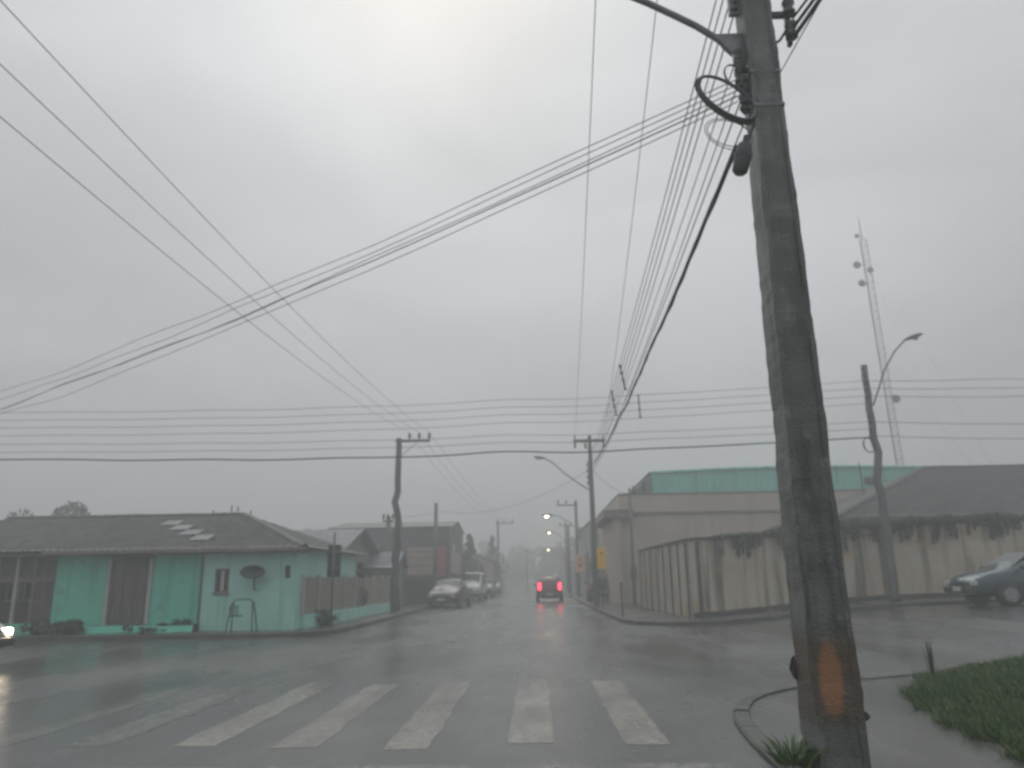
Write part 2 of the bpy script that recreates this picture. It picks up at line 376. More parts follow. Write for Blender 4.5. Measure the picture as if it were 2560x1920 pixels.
# ------------------------------------------------------------------ ground, roads, pavements
def axis(lo, hi, core0, core1, step, grow=1.35):
    a = []; x = core0
    while x <= core1 + 1e-6: a.append(x); x += step
    s = step; x = core1
    while x < hi: s *= grow; x = min(hi, x + s); a.append(x)
    s = step; x = core0; b = []
    while x > lo: s *= grow; x = max(lo, x - s); b.append(x)
    return b[::-1] + a
def sheet(name, xs, ys, dz, mat, keep=None):
    V = [(x, y, h(x, y) + dz) for y in ys for x in xs]; nx = len(xs)
    F = []
    for j in range(len(ys) - 1):
        for i in range(nx - 1):
            if keep is None or keep((xs[i] + xs[i + 1]) / 2, (ys[j] + ys[j + 1]) / 2):
                F.append((j * nx + i, j * nx + i + 1, (j + 1) * nx + i + 1, (j + 1) * nx + i))
    o = MB().add(V, F).build(name, mat, smooth=True, fix=False)
    return tag(o, kind='structure')
sheet('ground', axis(-235, 235, -40, 40, 1.0), axis(-45, 400, -10, 50, 1.0), -0.03, MAT['dirt'])
def near_edge(x): return 11.6 if x < 2 else 11.0 + max(0, x - 4) * 0.42
def on_road(x, y):
    if -6.0 < x < 2.9 and -20 < y < 330: return True
    if -8.2 < x < 2.9 and -20 < y < 12: return True
    if -90 < x < 0 and 10 < y < 12: return True
    if 2.9 <= x < 6 and y > 8 and y < 24.4: return True
    if near_edge(x) - 1.2 < y < (21.2 if x < 0 else 24.2) and -90 < x < 70: return True
    return False
sheet('road', axis(-90, 70, -22, 22, 0.5, 1.3), axis(-20, 330, -6, 42, 0.5, 1.25), 0.0, MAT['asphalt'], on_road)

def polyline(pts, n):
    P = [Vector((*p, 0)) for p in pts]
    d = [0]
    for a, b in zip(P, P[1:]): d.append(d[-1] + (b - a).length)
    out_ = []
    for i in range(n + 1):
        s = d[-1] * i / n; k = 0
        while k < len(d) - 2 and d[k + 1] < s: k += 1
        f_ = (s - d[k]) / max(1e-6, d[k + 1] - d[k])
        out_.append(P[k].lerp(P[k + 1], f_))
    return out_
def smooth_line(pts, it=2):
    for _ in range(it):
        q = [pts[0]]
        for a, b in zip(pts, pts[1:]):
            q.append((a[0] * .75 + b[0] * .25, a[1] * .75 + b[1] * .25)); q.append((a[0] * .25 + b[0] * .75, a[1] * .25 + b[1] * .75))
        q.append(pts[-1]); pts = q
    return pts
def pavement(kerb, inner, n, m_, up=0.12, stones=False):
    K = polyline(smooth_line(kerb), n); I = polyline(inner, n)
    V = []; F = []
    for i in range(n + 1):
        w = (I[i] - K[i]); w = w / max(w.length, 1e-6)
        start = K[i] + w * 0.16
        for j in range(m_ + 1):
            p = start.lerp(I[i], (j / m_) ** 1.4)
            V.append((p.x, p.y, h(p.x, p.y) + up - 0.006))
    for i in range(n):
        for j in range(m_):
            F.append((i * (m_ + 1) + j, i * (m_ + 1) + j + 1, (i + 1) * (m_ + 1) + j + 1, (i + 1) * (m_ + 1) + j))
    tag(MB().add(V, F).build('pavement', MAT['pavement'], smooth=True), kind='structure')
    kb = MB(); V = []; F = []
    for i in range(n + 1):
        w = (I[i] - K[i]); w = w / max(w.length, 1e-6); p = K[i]; z = h(p.x, p.y)
        e = (noise.noise((p.x * 1.3, p.y * 1.3, 0)) * 0.012) + (.012 if stones else 0)
        for (a, b) in ((0.0 + e, -0.05), (0.012 + e, up - 0.02), (0.035 + e, up), (0.15, up), (0.155, -0.05)):
            q = p + w * a; V.append((q.x, q.y, z + b))
    for i in range(n):
        for j in range(4): F.append((i * 5 + j, i * 5 + j + 1, (i + 1) * 5 + j + 1, (i + 1) * 5 + j))
    kb_ = MB().add(V, F).build('kerb', MAT['kerb'])
    tag(kb_, kind='structure')
    if stones:
        kr = random.Random(17)
        Ls = [0]
        for a, b in zip(K, K[1:]): Ls.append(Ls[-1] + (b - a).length)
        s0 = 8.5
        while s0 < 26:
            L1 = kr.uniform(.78, .92); pts = []
            for q_ in (0, .25, .5, .75, 1):
                ss = s0 + (L1 - .02) * q_; k = max(i for i in range(len(Ls)) if Ls[i] <= ss); k = min(k, n - 1)
                f_ = (ss - Ls[k]) / max(1e-6, Ls[k + 1] - Ls[k]); p = K[k].lerp(K[k + 1], f_); ii = I[k].lerp(I[k + 1], f_)
                w = (ii - p).normalized(); pts.append((p, w))
            dz = kr.uniform(-.008, .012); V = []; F = []
            for (p, w) in pts:
                z = h(p.x, p.y)
                for (a, b) in ((-.012, -.04), (-.008, up + dz - .015), (.015, up + .006 + dz), (.150, up + .006 + dz), (.158, up - .03)):
                    q2 = p + w * a; V.append((q2.x, q2.y, z + b))
            for i in range(4):
                for j in range(4): F.append((i * 5 + j, i * 5 + j + 1, (i + 1) * 5 + j + 1, (i + 1) * 5 + j))
            F += [(0, 1, 2, 3, 4), (20, 24, 23, 22, 21)]
            MB().add(V, F).build('kerb_stone', MAT['kerb'], kb_)
            s0 += L1
pavement([(1.72, -6), (1.72, 3), (1.74, 7.2), (2.1, 9.2), (3.2, 10.4), (4.6, 11.1), (9, 13.2), (14, 15.2), (60, 34.5)],
         [(40, -6), (40, -3), (40, 0), (42, 2), (44, 4), (46, 6), (48, 8), (52, 12), (62, 31)], 150, 40, 0.045, True)
pavement([(-7.6, -6), (-7.6, 7.0), (-8.0, 9.2), (-9.6, 10.4), (-60, 10.6)], [(-40, -6), (-40, -2), (-42, 2), (-50, 5), (-62, 8)], 120, 14, 0.08)
pavement([(-60, 20.7), (-9, 20.7), (-6.4, 20.9), (-5.7, 21.8), (-5.55, 23.5), (-5.5, 60), (-5.5, 230)], [(-60, 24), (-9.5, 24), (-8.4, 24), (-7.6, 24), (-7.4, 25), (-7.4, 60), (-7.4, 230)], 220, 6)
pavement([(60, 25.6), (20, 23.9), (8, 23.4), (4.4, 23.2), (3.0, 23.9), (2.5, 25.4), (2.45, 60), (2.45, 230)], [(60, 28.6), (20, 26.8), (8, 26), (5.4, 26), (5.2, 26.3), (5.0, 27), (4.9, 60), (4.9, 230)], 220, 6)

# painted markings
cw = bpy.data.objects.new('crosswalk', None); COL.objects.link(cw); tag(cw, kind='structure')
def stripe(cx, y0, y1, w, mat, name='stripe', parent=None, seed=0):
    g = MB(); n = 40
    rr = random.Random(seed); V = []; F = []
    for i in range(n + 1):
        y = y0 + (y1 - y0) * i / n
        e1 = noise.noise((y * 2.3, seed * 7.1, 1.0)) * 0.035; e2 = noise.noise((y * 2.1, seed * 3.3, 5.0)) * 0.035
        V += [(cx - w / 2 + e1, y, 0.003), (cx + w / 2 + e2, y, 0.003)]
    for i in range(n): F.append((2 * i, 2 * i + 1, 2 * i + 3, 2 * i + 2))
    k = len(V); rim = [2 * i for i in range(n + 1)] + [2 * i + 1 for i in range(n, -1, -1)]
    V += [(V[i][0], V[i][1], -0.004) for i in rim]; q = len(rim)
    for i in range(q): F.append((rim[i], rim[(i + 1) % q], k + (i + 1) % q, k + i))
    return g.add(V, F).build(name, mat, parent)
for i, x in enumerate((0.92, -0.1, -1.17, -2.16, -3.1)):
    stripe(x, 7.15 + 0.12 * math.sin(i * 2.1), 11.45 + 0.2 * math.sin(i * 1.7), 0.40, MAT['paint'], parent=cw, seed=i)
for i, x in enumerate((-4.1, -5.05)):
    stripe(x, 7.3, 11.3, 0.42, MAT['paint_faint'], parent=cw, seed=i + 8)
e_ = lambda u, q: 0.03 * noise.noise((u * 3.1, q, 3))
out_l = [(-5.2 + 6.7 * i / 60, 6.10 + e_(i, 0), -.004) for i in range(61)] + [(-5.2 + 6.7 * i / 60, 6.46 + e_(i, 9), -.004) for i in range(60, -1, -1)]
sl = MB().prism(out_l, (0, 0, .007)).build('stop_line', MAT['paint_faint'])
tag(sl, kind='structure')

# ------------------------------------------------------------------ grass corner
GRASS_EDGE = [(3.3, 2.0), (3.4, 5.0), (3.6, 6.8), (3.85, 8.2), (4.2, 9.5), (5.2, 11.0), (7.5, 12.5), (11, 14.2), (15, 16)]
def grass_in(x, y):
    # inside the verge: right of the edge polyline
    if y < 2 or x > 15: return False
    for a, b in zip(GRASS_EDGE, GRASS_EDGE[1:]):
        if a[1] <= y <= b[1]:
            t = (y - a[1]) / (b[1] - a[1]); ex = a[0] + (b[0] - a[0]) * t
            return x > ex + 0.22 * noise.noise((x * 2, y * 2, 0)) + .10 * noise.noise((x * 7, y * 7, 4))
    return False
def gz(x, y):
    e = 0.0
    for a, b in zip(GRASS_EDGE, GRASS_EDGE[1:]):
        if a[1] <= y <= b[1]:
            t = (y - a[1]) / (b[1] - a[1]); e = x - (a[0] + (b[0] - a[0]) * t)
    return h(x, y) + 0.035 + 0.22 * sstep(e / 2.2) + 0.03 * noise.noise((x, y, 2)) * sstep(e)
xs = [3.2 + i * 0.2 for i in range(60)]; ys = [2 + i * 0.2 for i in range(70)]
V = [(x, y, gz(x, y)) for y in ys for x in xs]; nx = len(xs)
F = [(j * nx + i, j * nx + i + 1, (j + 1) * nx + i + 1, (j + 1) * nx + i) for j in range(len(ys) - 1) for i in range(nx - 1) if grass_in(xs[i] + .1, ys[j] + .1)]
tag(MB().add(V, F).build('verge_soil', MAT['turf'], smooth=True, fix=False), kind='structure')
g = MB(); V = []; F = []
gr = random.Random(3)
while len(F) < 52000:
    x = 3.2 + gr.random() ** 1.3 * 10; y = 3.0 + gr.random() * 12.8
    if not grass_in(x, y): continue
    if x > 1.0 * y * 0.78 + 1.5: continue
    if noise.noise((x * 2.4, y * 2.4, 3)) < -.28 + .25 * gr.random(): continue
    z = gz(x, y); a = gr.random() * 6.28; q_ = .5 + .5 * noise.noise((x * 1.6, y * 1.6, 8)); hh = gr.uniform(.04, .12) + .16 * q_ * q_ * gr.random(); w = gr.uniform(.004, .012)
    lx, ly = gr.gauss(-.02, .07), gr.gauss(0, .07)
    dx, dy = math.cos(a) * w, math.sin(a) * w
    o = len(V)
    V += [(x - dx, y - dy, z - .01), (x + dx, y + dy, z - .01), (x + lx, y + ly, z + hh)]
    F.append((o, o + 1, o + 2))
tag(MB().add(V, F).build('grass', MAT['grass'], fix=False), 'wet green grass on the verge right of the near pole', 'grass', kind='stuff')

def tuft(label, loc, n, hh, spread, mat, seed, group=None, name='weed_tuft'):
    rr = random.Random(seed); V = []; F = []
    for _ in range(n):
        a = rr.random() * 6.28; r0 = rr.random() * spread * .4; x, y = math.cos(a) * r0, math.sin(a) * r0
        H = hh * rr.uniform(.5, 1); w = rr.uniform(.006, .012); lx, ly = math.cos(a) * spread * rr.uniform(.2, 1), math.sin(a) * spread * rr.uniform(.2, 1)
        b = rr.random() * 6.28; dx, dy = math.cos(b) * w, math.sin(b) * w; o = len(V)
        V += [(x - dx, y - dy, 0), (x + dx, y + dy, 0), (x + lx * .5 + dx, y + ly * .5 + dy, H * .7), (x + lx * .5 - dx, y + ly * .5 - dy, H * .7), (x + lx, y + ly, H)]
        F += [(o, o + 1, o + 2, o + 3), (o + 3, o + 2, o + 4)]
    ob = MB().add(V, F).build(name, mat, fix=False); ob.location = loc
    return tag(ob, label, 'plant', group)
tuft('tuft of green weeds at the foot of the near concrete pole', (1.80, 6.0, .08), 90, .2, .3, MAT['grass'], 4)
tuft('small dark weed sprig standing at the edge of the grass verge', (5.15, 10.75, .1), 9, .5, .16, MAT['leaf'], 5)

# ------------------------------------------------------------------ foliage builders
def leaf_cloud(rr, clumps, n, size, flat=0.0):
    V = []; F = []
    for _ in range(n):
        c, r = clumps[rr.randrange(len(clumps))]
        while True:
            d = Vector((rr.uniform(-1, 1), rr.uniform(-1, 1), rr.uniform(-1, 1)))
            if 0.05 < d.length < 1: break
        d = d.normalized() * (d.length ** 0.5)
        p = Vector(c) + Vector((d.x * r[0], d.y * r[1], d.z * r[2]))
        q = Vector((rr.gauss(0, 1), rr.gauss(0, 1), rr.gauss(0, 1))).normalized()
        t = q.orthogonal().normalized(); b = q.cross(t); a = rr.random() * 6.28
        t, b = t * math.cos(a) + b * math.sin(a), b * math.cos(a) - t * math.sin(a)
        s = size * rr.uniform(.55, 1.3); o = len(V)
        V += [p - t * s, p - b * s * .45, p + t * s, p + b * s * .45]; F.append((o, o + 1, o + 2, o + 3))
    return V, F
def tree(name, label, loc, H, rx, rz, nclump, nleaf, size, mat, seed, group=None, trunk=None, cat='tree', low=0.35):
    rr = random.Random(seed)
    t = thing(name, label, cat, loc, 0, group)
    tb = MB(); tr = trunk or H * 0.03
    top = H * (low + .25)
    pts = [(0, 0, -.1)]; k = 6
    for i in range(1, k + 1): pts.append((rr.gauss(0, .03) * H * i / k, rr.gauss(0, .03) * H * i / k, top * i / k))
    tb.tube(pts, [tr * (1.25 - .8 * i / k) for i in range(k + 1)], 7)
    clumps = []
    for i in range(nclump):
        a = rr.random() * 6.28; q = math.sqrt(rr.random()); zz = rr.uniform(low, 1) * H
        e = math.sqrt(max(.05, 1 - ((zz / H - (low + 1) / 2) / ((1 - low) / 2 * 1.05)) ** 2))
        c = Vector((math.cos(a) * rx * q * e * .85, math.sin(a) * rx * q * e * .85, zz - rz * .3)); s = rr.uniform(.45, 1) * rz
        clumps.append((c, (s * 1.15, s * 1.15, s * .8)))
        if i % 2 == 0:
            b0 = Vector(pts[rr.randrange(3, k + 1)]); tb.tube([b0, b0.lerp(c, .5) + Vector((0, 0, .1 * H * rr.random())), c], [tr * .4, tr * .28, tr * .1], 5)
    tb.build('trunk', MAT['bark'], t, smooth=True)
    V, F = leaf_cloud(rr, clumps, nleaf, size)
    MB().add(V, F).build('crown', mat, t, fix=False)
    return t
def shrub(name, label, loc, rx, ry, H, n, size, mat, seed, group=None, cat='shrub'):
    rr = random.Random(seed); t = thing(name, label, cat, loc, 0, group)
    sb = MB()
    clumps = []
    for i in range(max(16, int(rx * ry * 3) + 6)):
        c = Vector((rr.uniform(-rx, rx), rr.uniform(-ry, ry), H * rr.uniform(.25, .8)))
        s = H * rr.uniform(.14, .34); clumps.append((c, (s * 1.2 + rx * .14, s * 1.2 + ry * .14, s)))
        sb.tube([(c.x * .5, c.y * .5, -.05), (c.x * .7, c.y * .7, c.z * .6), c], [.02, .015, .006], 5)
    sb.build('stem', MAT['bark'], t)
    V, F = leaf_cloud(rr, clumps, n, size)
    MB().add(V, F).build('foliage', mat, t, fix=False)
    return t

# ------------------------------------------------------------------ boundary wall on the right
def wall_run(root, A, B, n, z0f, topf, th, bays=True):
    """rendered wall between A and B, n bays, each bay a panel of its own"""
    A = Vector((*A, 0)); B = Vector((*B, 0)); d = (B - A).normalized(); nrm = Vector((d.y, -d.x, 0))
    for i in range(n):
        a = A.lerp(B, i / n); b = A.lerp(B, (i + 1) / n)
        g = MB(); k = 8; V = []; F = []
        for j in range(k + 1):
            p = a.lerp(b, j / k)
            for side in (1, -1):
                q = p + nrm * th / 2 * side
                V += [(q.x, q.y, z0f(p.x, p.y)), (q.x, q.y, topf(p.x, p.y) + 0.015 * noise.noise((p.x * 2, p.y * 2, side)))]
        for j in range(k):
            o = j * 4
            F += [(o, o + 4, o + 5, o + 1), (o + 2, o + 3, o + 7, o + 6), (o + 1, o + 5, o + 7, o + 3)]
        F += [(0, 1, 3, 2), (k * 4, k * 4 + 2, k * 4 + 3, k * 4 + 1)]
        g.add(V, F).build('wall_panel', MAT['wallc'], root)
wall = thing('boundary_wall', 'tall stained beige boundary wall with dark mossy coping on the right corner', 'wall', (0, 0, 0))
z0 = lambda x, y: h(x, y) - 0.1
tp = lambda x, y: 2.52 + 0.055 * max(0, min(x, 14) - 5) + 0.02 * max(0, x - 14)
A1, B1 = (4.95, 25.5), (4.75, 35.6)
A2, B2 = (4.95, 25.5), (26.0, 27.4)
wall_run(wall, B1, A1, 7, z0, tp, 0.16)
wall_run(wall, A2, B2, 8, z0, tp, 0.16)
def along(A, B, t): return (A[0] + (B[0] - A[0]) * t, A[1] + (B[1] - A[1]) * t)
pr = random.Random(11)
for i in range(8):                                   # dark pilasters on the street side, seen edge on
    x, y = along(B1, A1, i / 7 if i < 7 else 0.985)
    w = pr.uniform(.10, .2)
    MB().span((x - .125, y - w / 2, z0(x, y)), (x - .07, y + w / 2, tp(x, y) - .03)).build('pilaster', MAT['pilaster'], wall, bevel=.01)
for i, t_ in enumerate((0.012, .17, .31, .44, .57, .70, .83)):
    x, y = along(A2, B2, t_); w = pr.uniform(.09, .14)
    MB().span((x - w / 2, y - .125, z0(x, y)), (x + w / 2, y - .07, tp(x, y) - .04)).build('pilaster', MAT['wallc' if i % 2 else 'pilaster'], wall, bevel=.01)
for (A, B, n) in ((B1, A1, 7), (A2, B2, 14)):        # coping slabs
    for i in range(n):
        a = along(A, B, (i + .01) / n); b = along(A, B, (i + .99) / n)
        L_ = math.hypot(b[0] - a[0], b[1] - a[1]); mid = ((a[0] + b[0]) / 2, (a[1] + b[1]) / 2)
        sl_ = math.atan2(tp(*b) - tp(*a), L_)
        MB().box((mid[0], mid[1], tp(*mid) + .05 + pr.uniform(-.008, .008)), (L_, .3, .085), math.atan2(b[1] - a[1], b[0] - a[0]), 0, -sl_).build('coping_slab', MAT['moss'], wall, bevel=.012)
# plinth step of darker wet mortar along the wall foot
pl = MB()
for i in range(20):
    a = along(A2, B2, i / 20); b = along(A2, B2, (i + 1) / 20)
    pl.hexa([(a[0], a[1] - .15, z0(*a)), (b[0], b[1] - .15, z0(*b)), (b[0], b[1] - .07, z0(*b)), (a[0], a[1] - .07, z0(*a))],
            [(a[0], a[1] - .13, z0(*a) + .33), (b[0], b[1] - .13, z0(*b) + .33), (b[0], b[1] - .07, z0(*b) + .36), (a[0], a[1] - .07, z0(*a) + .36)])
pl.build('plinth', MAT['moss'], wall)
# creepers spilling over the coping
def creeper(label, A, B, t0, t1, H, n, seed, mat, hang=True, zoff=0.0):
    rr = random.Random(seed)
    p0 = along(A, B, (t0 + t1) / 2)
    t = thing('creeper', label, 'creeper', (p0[0], p0[1], tp(*p0)), 0, 'creepers along the top of the boundary wall')
    clumps = []; st = MB()
    k = int(14 * (t1 - t0) * 21) + 6
    for i in range(k):
        u = t0 + (t1 - t0) * i / (k - 1); x, y = along(A, B, u)
        lump = .55 + .45 * noise.noise((u * 40, seed, 0))
        c = Vector((x - p0[0], y - p0[1] - .1 + rr.uniform(-.12, .12), tp(x, y) - tp(*p0) + H * lump * .45 + zoff)); s = H * lump * rr.uniform(.35, .6)
        clumps.append((c, (.35, .22, s)))
        if hang and rr.random() < .45:
            ln = rr.uniform(.15, .8)
            clumps.append((c + Vector((rr.uniform(-.1, .1), -.1, -ln / 2 - .05)), (.05, .05, ln / 2)))
            st.tube([c, c + Vector((rr.gauss(0, .05), -.08, -ln * .5)), c + Vector((rr.gauss(0, .08), -.07, -ln))], .012, 4)
    st.tube([clumps[0][0], clumps[len(clumps) // 2][0], clumps[-1][0]], .02, 5)
    st.build('stem', MAT['bark'], t)
    V, F = leaf_cloud(rr, clumps, n * 2, .048)
    MB().add(V, F).build('foliage', mat, t, fix=False)
    return t
creeper('dark creeper along the wall top just right of the wall corner', A2, B2, .05, .17, .26, 1800, 31, MAT['leaf'])
creeper('bushy olive creeper heaped on the wall top left of the near pole', A2, B2, .155, .30, .55, 4200, 32, MAT['leaf_olive'])
creeper('dark creeper hanging over the wall below the grey tiled roof', A2, B2, .30, .50, .45, 4200, 33, MAT['leaf'])
creeper('dark creeper on the wall top behind the parked blue car', A2, B2, .50, .76, .34, 3600, 34, MAT['leaf'])

# ------------------------------------------------------------------ utility poles
def dt_pole(z):  # recess depth of the front panel: bridges between the hollows
    for b in (0.0, 0.62, 1.45, 2.35, 3.3, 4.25, 5.3, 5.68, 6.4, 7.4):
        if abs(z - b) < (0.30 if b == .62 else .075): return 0.004
    return 0.016
def pole_shaft(H, w0, w1, d0, d1, front_recess=True, jit=.006, seed=0):
    g = MB(); V = []; F = []
    zs = [i * .07 - .2 for i in range(int((H + .2) / .07) + 1)] + [H]
    for z in zs:
        t = max(0, z) / H; w = (w0 + (w1 - w0) * t) / 2; d = (d0 + (d1 - d0) * t) / 2
        rc = dt_pole(z) if front_recess else .003
        j = [noise.noise((z * 2.2, seed + k * 9.7, 0)) * jit + noise.noise((z * 9, seed + k * 3.7, 4)) * jit * .5 for k in range(8)]
        i_ = w * .74
        P = [(-w + j[0], -d + j[1]), (-i_, -d + j[1]), (-i_ + .008, -d + rc + j[2]), (i_ - .008, -d + rc + j[2]), (i_, -d + j[3]), (w + j[4], -d + j[3]), (w + j[5], d + j[6]), (-w + j[7], d + j[6])]
        V += [(x, y, z) for x, y in P]
    n = len(zs)
    for a in range(n - 1):
        for k in range(8): F.append((a * 8 + k, a * 8 + (k + 1) % 8, (a + 1) * 8 + (k + 1) % 8, (a + 1) * 8 + k))
    F += [tuple(range(7, -1, -1)), tuple(range((n - 1) * 8, n * 8))]
    return g.add(V, F)
def pin_insulator(p, s=1.0):
    x, y, z = p
    return MB().lathe([(.012 * s, 0), (.012 * s, .05 * s), (.05 * s, .06 * s), (.055 * s, .09 * s), (.035 * s, .11 * s), (.045 * s, .14 * s), (.048 * s, .17 * s), (.028 * s, .19 * s), (.03 * s, .22 * s), (.012 * s, .24 * s)], p, 'Z', 10)
def spool(p, s=1.0):
    return MB().lathe([(.02 * s, -.06 * s), (.045 * s, -.06 * s), (.047 * s, -.03 * s), (.027 * s, 0), (.047 * s, .03 * s), (.045 * s, .06 * s), (.02 * s, .06 * s)], p, 'Z', 10)
def lamp_head(parent, p, d, lit, s=1.0):
    """cobra-head luminaire at p pointing along d"""
    d = Vector(d).normalized(); q = Vector(p); up = Vector((0, 0, 1)); sd = d.cross(up).normalized()
    g = MB(); V = []; F = []
    prof = [(0, .035, .03, .03), (.08, .06, .05, .05), (.25, .12, .07, .05), (.45, .13, .06, .05), (.6, .07, .02, .03)]
    for (a, w, t, b) in prof:
        c = q + d * a * s
        for (u, v) in ((-1, 0), (-.7, 1), (.7, 1), (1, 0), (.7, -1), (-.7, -1)):
            V.append(c + sd * u * w * s + up * (t if v > 0 else b) * v * s)
    for i in range(len(prof) - 1):
        for k in range(6): F.append((i * 6 + k, i * 6 + (k + 1) % 6, (i + 1) * 6 + (k + 1) % 6, (i + 1) * 6 + k))
    F += [tuple(range(5, -1, -1)), tuple(range(24, 30))]
    o = g.add(V, F).build('lamp_head', MAT['steel'], parent, smooth=True)
    l = MB(); c = q + d * .36 * s - up * .055 * s
    l.lathe([(.02 * s, -.075 * s), (.075 * s, -.055 * s), (.10 * s, -.01 * s), (.10 * s, .012 * s)], c, 'Z', 12)
    l.build('lamp_glass', MAT['lamp_lit'] if lit else MAT['lens'], o, smooth=True)
def lamp_arm(parent, pts, r=.03, lit=False, s=1.0):
    MB().tube(pts, r, 8).build('lamp_arm', MAT['steel'], parent, smooth=True)
    d = Vector(pts[-1]) - Vector(pts[-2]); d.z *= .3
    lamp_head(parent, pts[-1], d, lit, s)

# near pole ---------------------------------------------------------------
P1 = Vector((2.1, 6.0, .08))
p1 = thing('utility_pole', 'large near concrete utility pole with orange worn paint patch at its foot', 'utility pole', P1)
pole_shaft(9.6, .345, .20, .36, .22, seed=1, jit=.020).build('shaft', pole_mat(MAT['concrete']), p1)
# torn flaps of old wrapping stuck to the foot
def strap(z, sx, reach, drop):
    w, d = .345 / 2 - .008, (.36 / 2 - .03 if sx > 0 else -.36 / 2 + .02); g = MB()
    x = sx * w
    g.prism([(x, -d, z + .03), (x + sx * reach * .6, -d - .01, z + .01), (x + sx * reach, -d, z - drop * .5), (x + sx * reach * .55, -d - .01, z - drop), (x, -d, z - drop * 1.2)], (0, .012, 0))
    return g.build('torn_strap', MAT['moss'], p1)
strap(.70, -1, .05, .13); strap(.36, 1, .06, .04)
for z in (5.28, 5.62):                   # steel bands
    w = (.345 + (.20 - .345) * z / 9.6) / 2 + .012; d = (.36 + (.22 - .36) * z / 9.6) / 2 + .012
    MB().box((0, 0, z), (2 * w - .012, 2 * d - .012, .035)).build('band', MAT['steel'], p1, bevel=.006)
# triangular gusset and swan-neck lamp arm
gs = MB(); gs.prism([(-.12, -.03, 5.78), (-.12, -.03, 6.10), (-.36, -.03, 6.10), (-.30, -.03, 5.98)], (0, .06, 0))
gs.build('gusset', MAT['steel'], p1)
arm = [(-.10, 0, 5.80), (-.22, 0, 5.94), (-.36, 0, 6.08), (-.53, 0, 6.215), (-.70, 0, 6.325), (-.95, 0, 6.48), (-1.3, 0, 6.67), (-1.8, 0, 6.92), (-2.3, 0, 7.05)]
lamp_arm(p1, arm, .031)
# service clamps and spools at the left of the shaft
g = MB(); rr = random.Random(5)
for i in range(9):
    z = 5.30 + i * .055
    g.box((-.155 - .03 * rr.random(), -.08 + .05 * rr.random(), z), (.06 + .05 * rr.random(), .07, .045), rr.random(), rr.random() * .4)
g.build('clamp_cluster', MAT['dark_steel'], p1, bevel=.006)
for i in range(3):
    spool((-.20, -.05, 5.62 + i * .11), .95).build('insulator', MAT['porcelain'], p1, smooth=True)
for i in range(4):
    spool((-.17, .02, 6.42 + i * .22), .95).build('insulator', MAT['porcelain'], p1, smooth=True)
MB().span((-.215, -.005, 6.33), (-.12, .045, 7.2)).build('rack', MAT['steel'], p1, bevel=.005)
# bracket at the right with its insulators
g = MB(); g.box((.22, 0, 6.30), (.2, .05, .05)); g.box((.30, 0, 6.18), (.04, .05, .42)); g.tube([(.12, -.02, 5.95), (.21, -.02, 6.02), (.30, -.02, 6.16)], .014, 6)
g.build('bracket', MAT['dark_steel'], p1, bevel=.005)
for i in range(2):
    spool((.31, -.04, 6.10 + i * .24), 1.25).build('insulator', MAT['porcelain'], p1, smooth=True)
MB().span((-1.0, -.06, 8.85), (1.0, .06, 8.97)).build('crossarm', MAT['wood'], p1, bevel=.008)
for x in (-1.25 + .35, -.35, .9):
    pin_insulator((x, 0, 8.97), 1.2).build('insulator', MAT['porcelain'], p1, smooth=True)

# cable loop, splice box and dangling wires at the near pole (each hangs from it)
def loop(label, c, a, b, tilt, r, strands, name='cable_loop', seed=0):
    g = MB(); rr = random.Random(seed)
    for s_ in range(strands):
        ox, oz = rr.gauss(0, .010), rr.gauss(0, .010); pts = []
        for i in range(33):
            t = 2 * math.pi * i / 32
            x, z = math.cos(t) * (a + ox), math.sin(t) * (b + oz)
            pts.append((c[0] + x * math.cos(tilt) - z * math.sin(tilt), c[1] + .02 * math.sin(t + s_) + .012 * s_, c[2] + x * math.sin(tilt) + z * math.cos(tilt)))
        g.tube(pts, r, 6)
    return tag(g.build(name, MAT['cable'], smooth=True), label, 'cable')
loop('thick coiled black cable loop hung on the left of the near pole', (1.75, 5.86, 5.44), .30, .135, R(-42), .012, 4, seed=3)
loop('thin loose wire loop below the coiled cable on the near pole', (1.74, 5.88, 5.10), .20, .13, R(-20), .004, 2, seed=9)
loop('thin wire ring curling beside the clamps of the near pole', (1.83, 5.88, 5.68), .085, .12, R(10), .005, 2, seed=12)
sb = thing('splice_box', 'dark tapered cable splice box hanging left of the near pole', 'splice box', (1.80, 5.9, 4.72), 0)
sb.rotation_euler = (R(6), R(13), R(10))
g = MB(); g.lathe([(.045, 0), (.068, .03), (.072, .18), (.062, .27), (.03, .30), (.025, .36)], (0, 0, 0), 'Z', 12)
g.build('shell', MAT['dark_steel'], sb, smooth=True)
MB().lathe([(.078, .15), (.078, .185)], (0, 0, 0), 'Z', 12).build('clamp_ring', MAT['black_trim'], sb)
MB().tube([(.02, 0, .34), (.05, .01, .5), (.09, .04, .68)], .014, 6).build('lead', MAT['cable'], sb)

def simple_pole(name, label, loc, H, r0, r1, mat, crook=0.0, seed=0, group=None):
    t = thing(name, label, 'utility pole', loc, 0, group)
    n = 16
    pts = [(crook * noise.noise((i * .55, seed, 0)), crook * .5 * noise.noise((i * .5, seed, 7)), -.2 + (H + .2) * i / n) for i in range(n + 1)]
    MB().tube(pts, [r0 + (r1 - r0) * i / n for i in range(n + 1)], 10).build('shaft', mat, t, smooth=True)
    return t
POLES = 'utility poles along the streets'
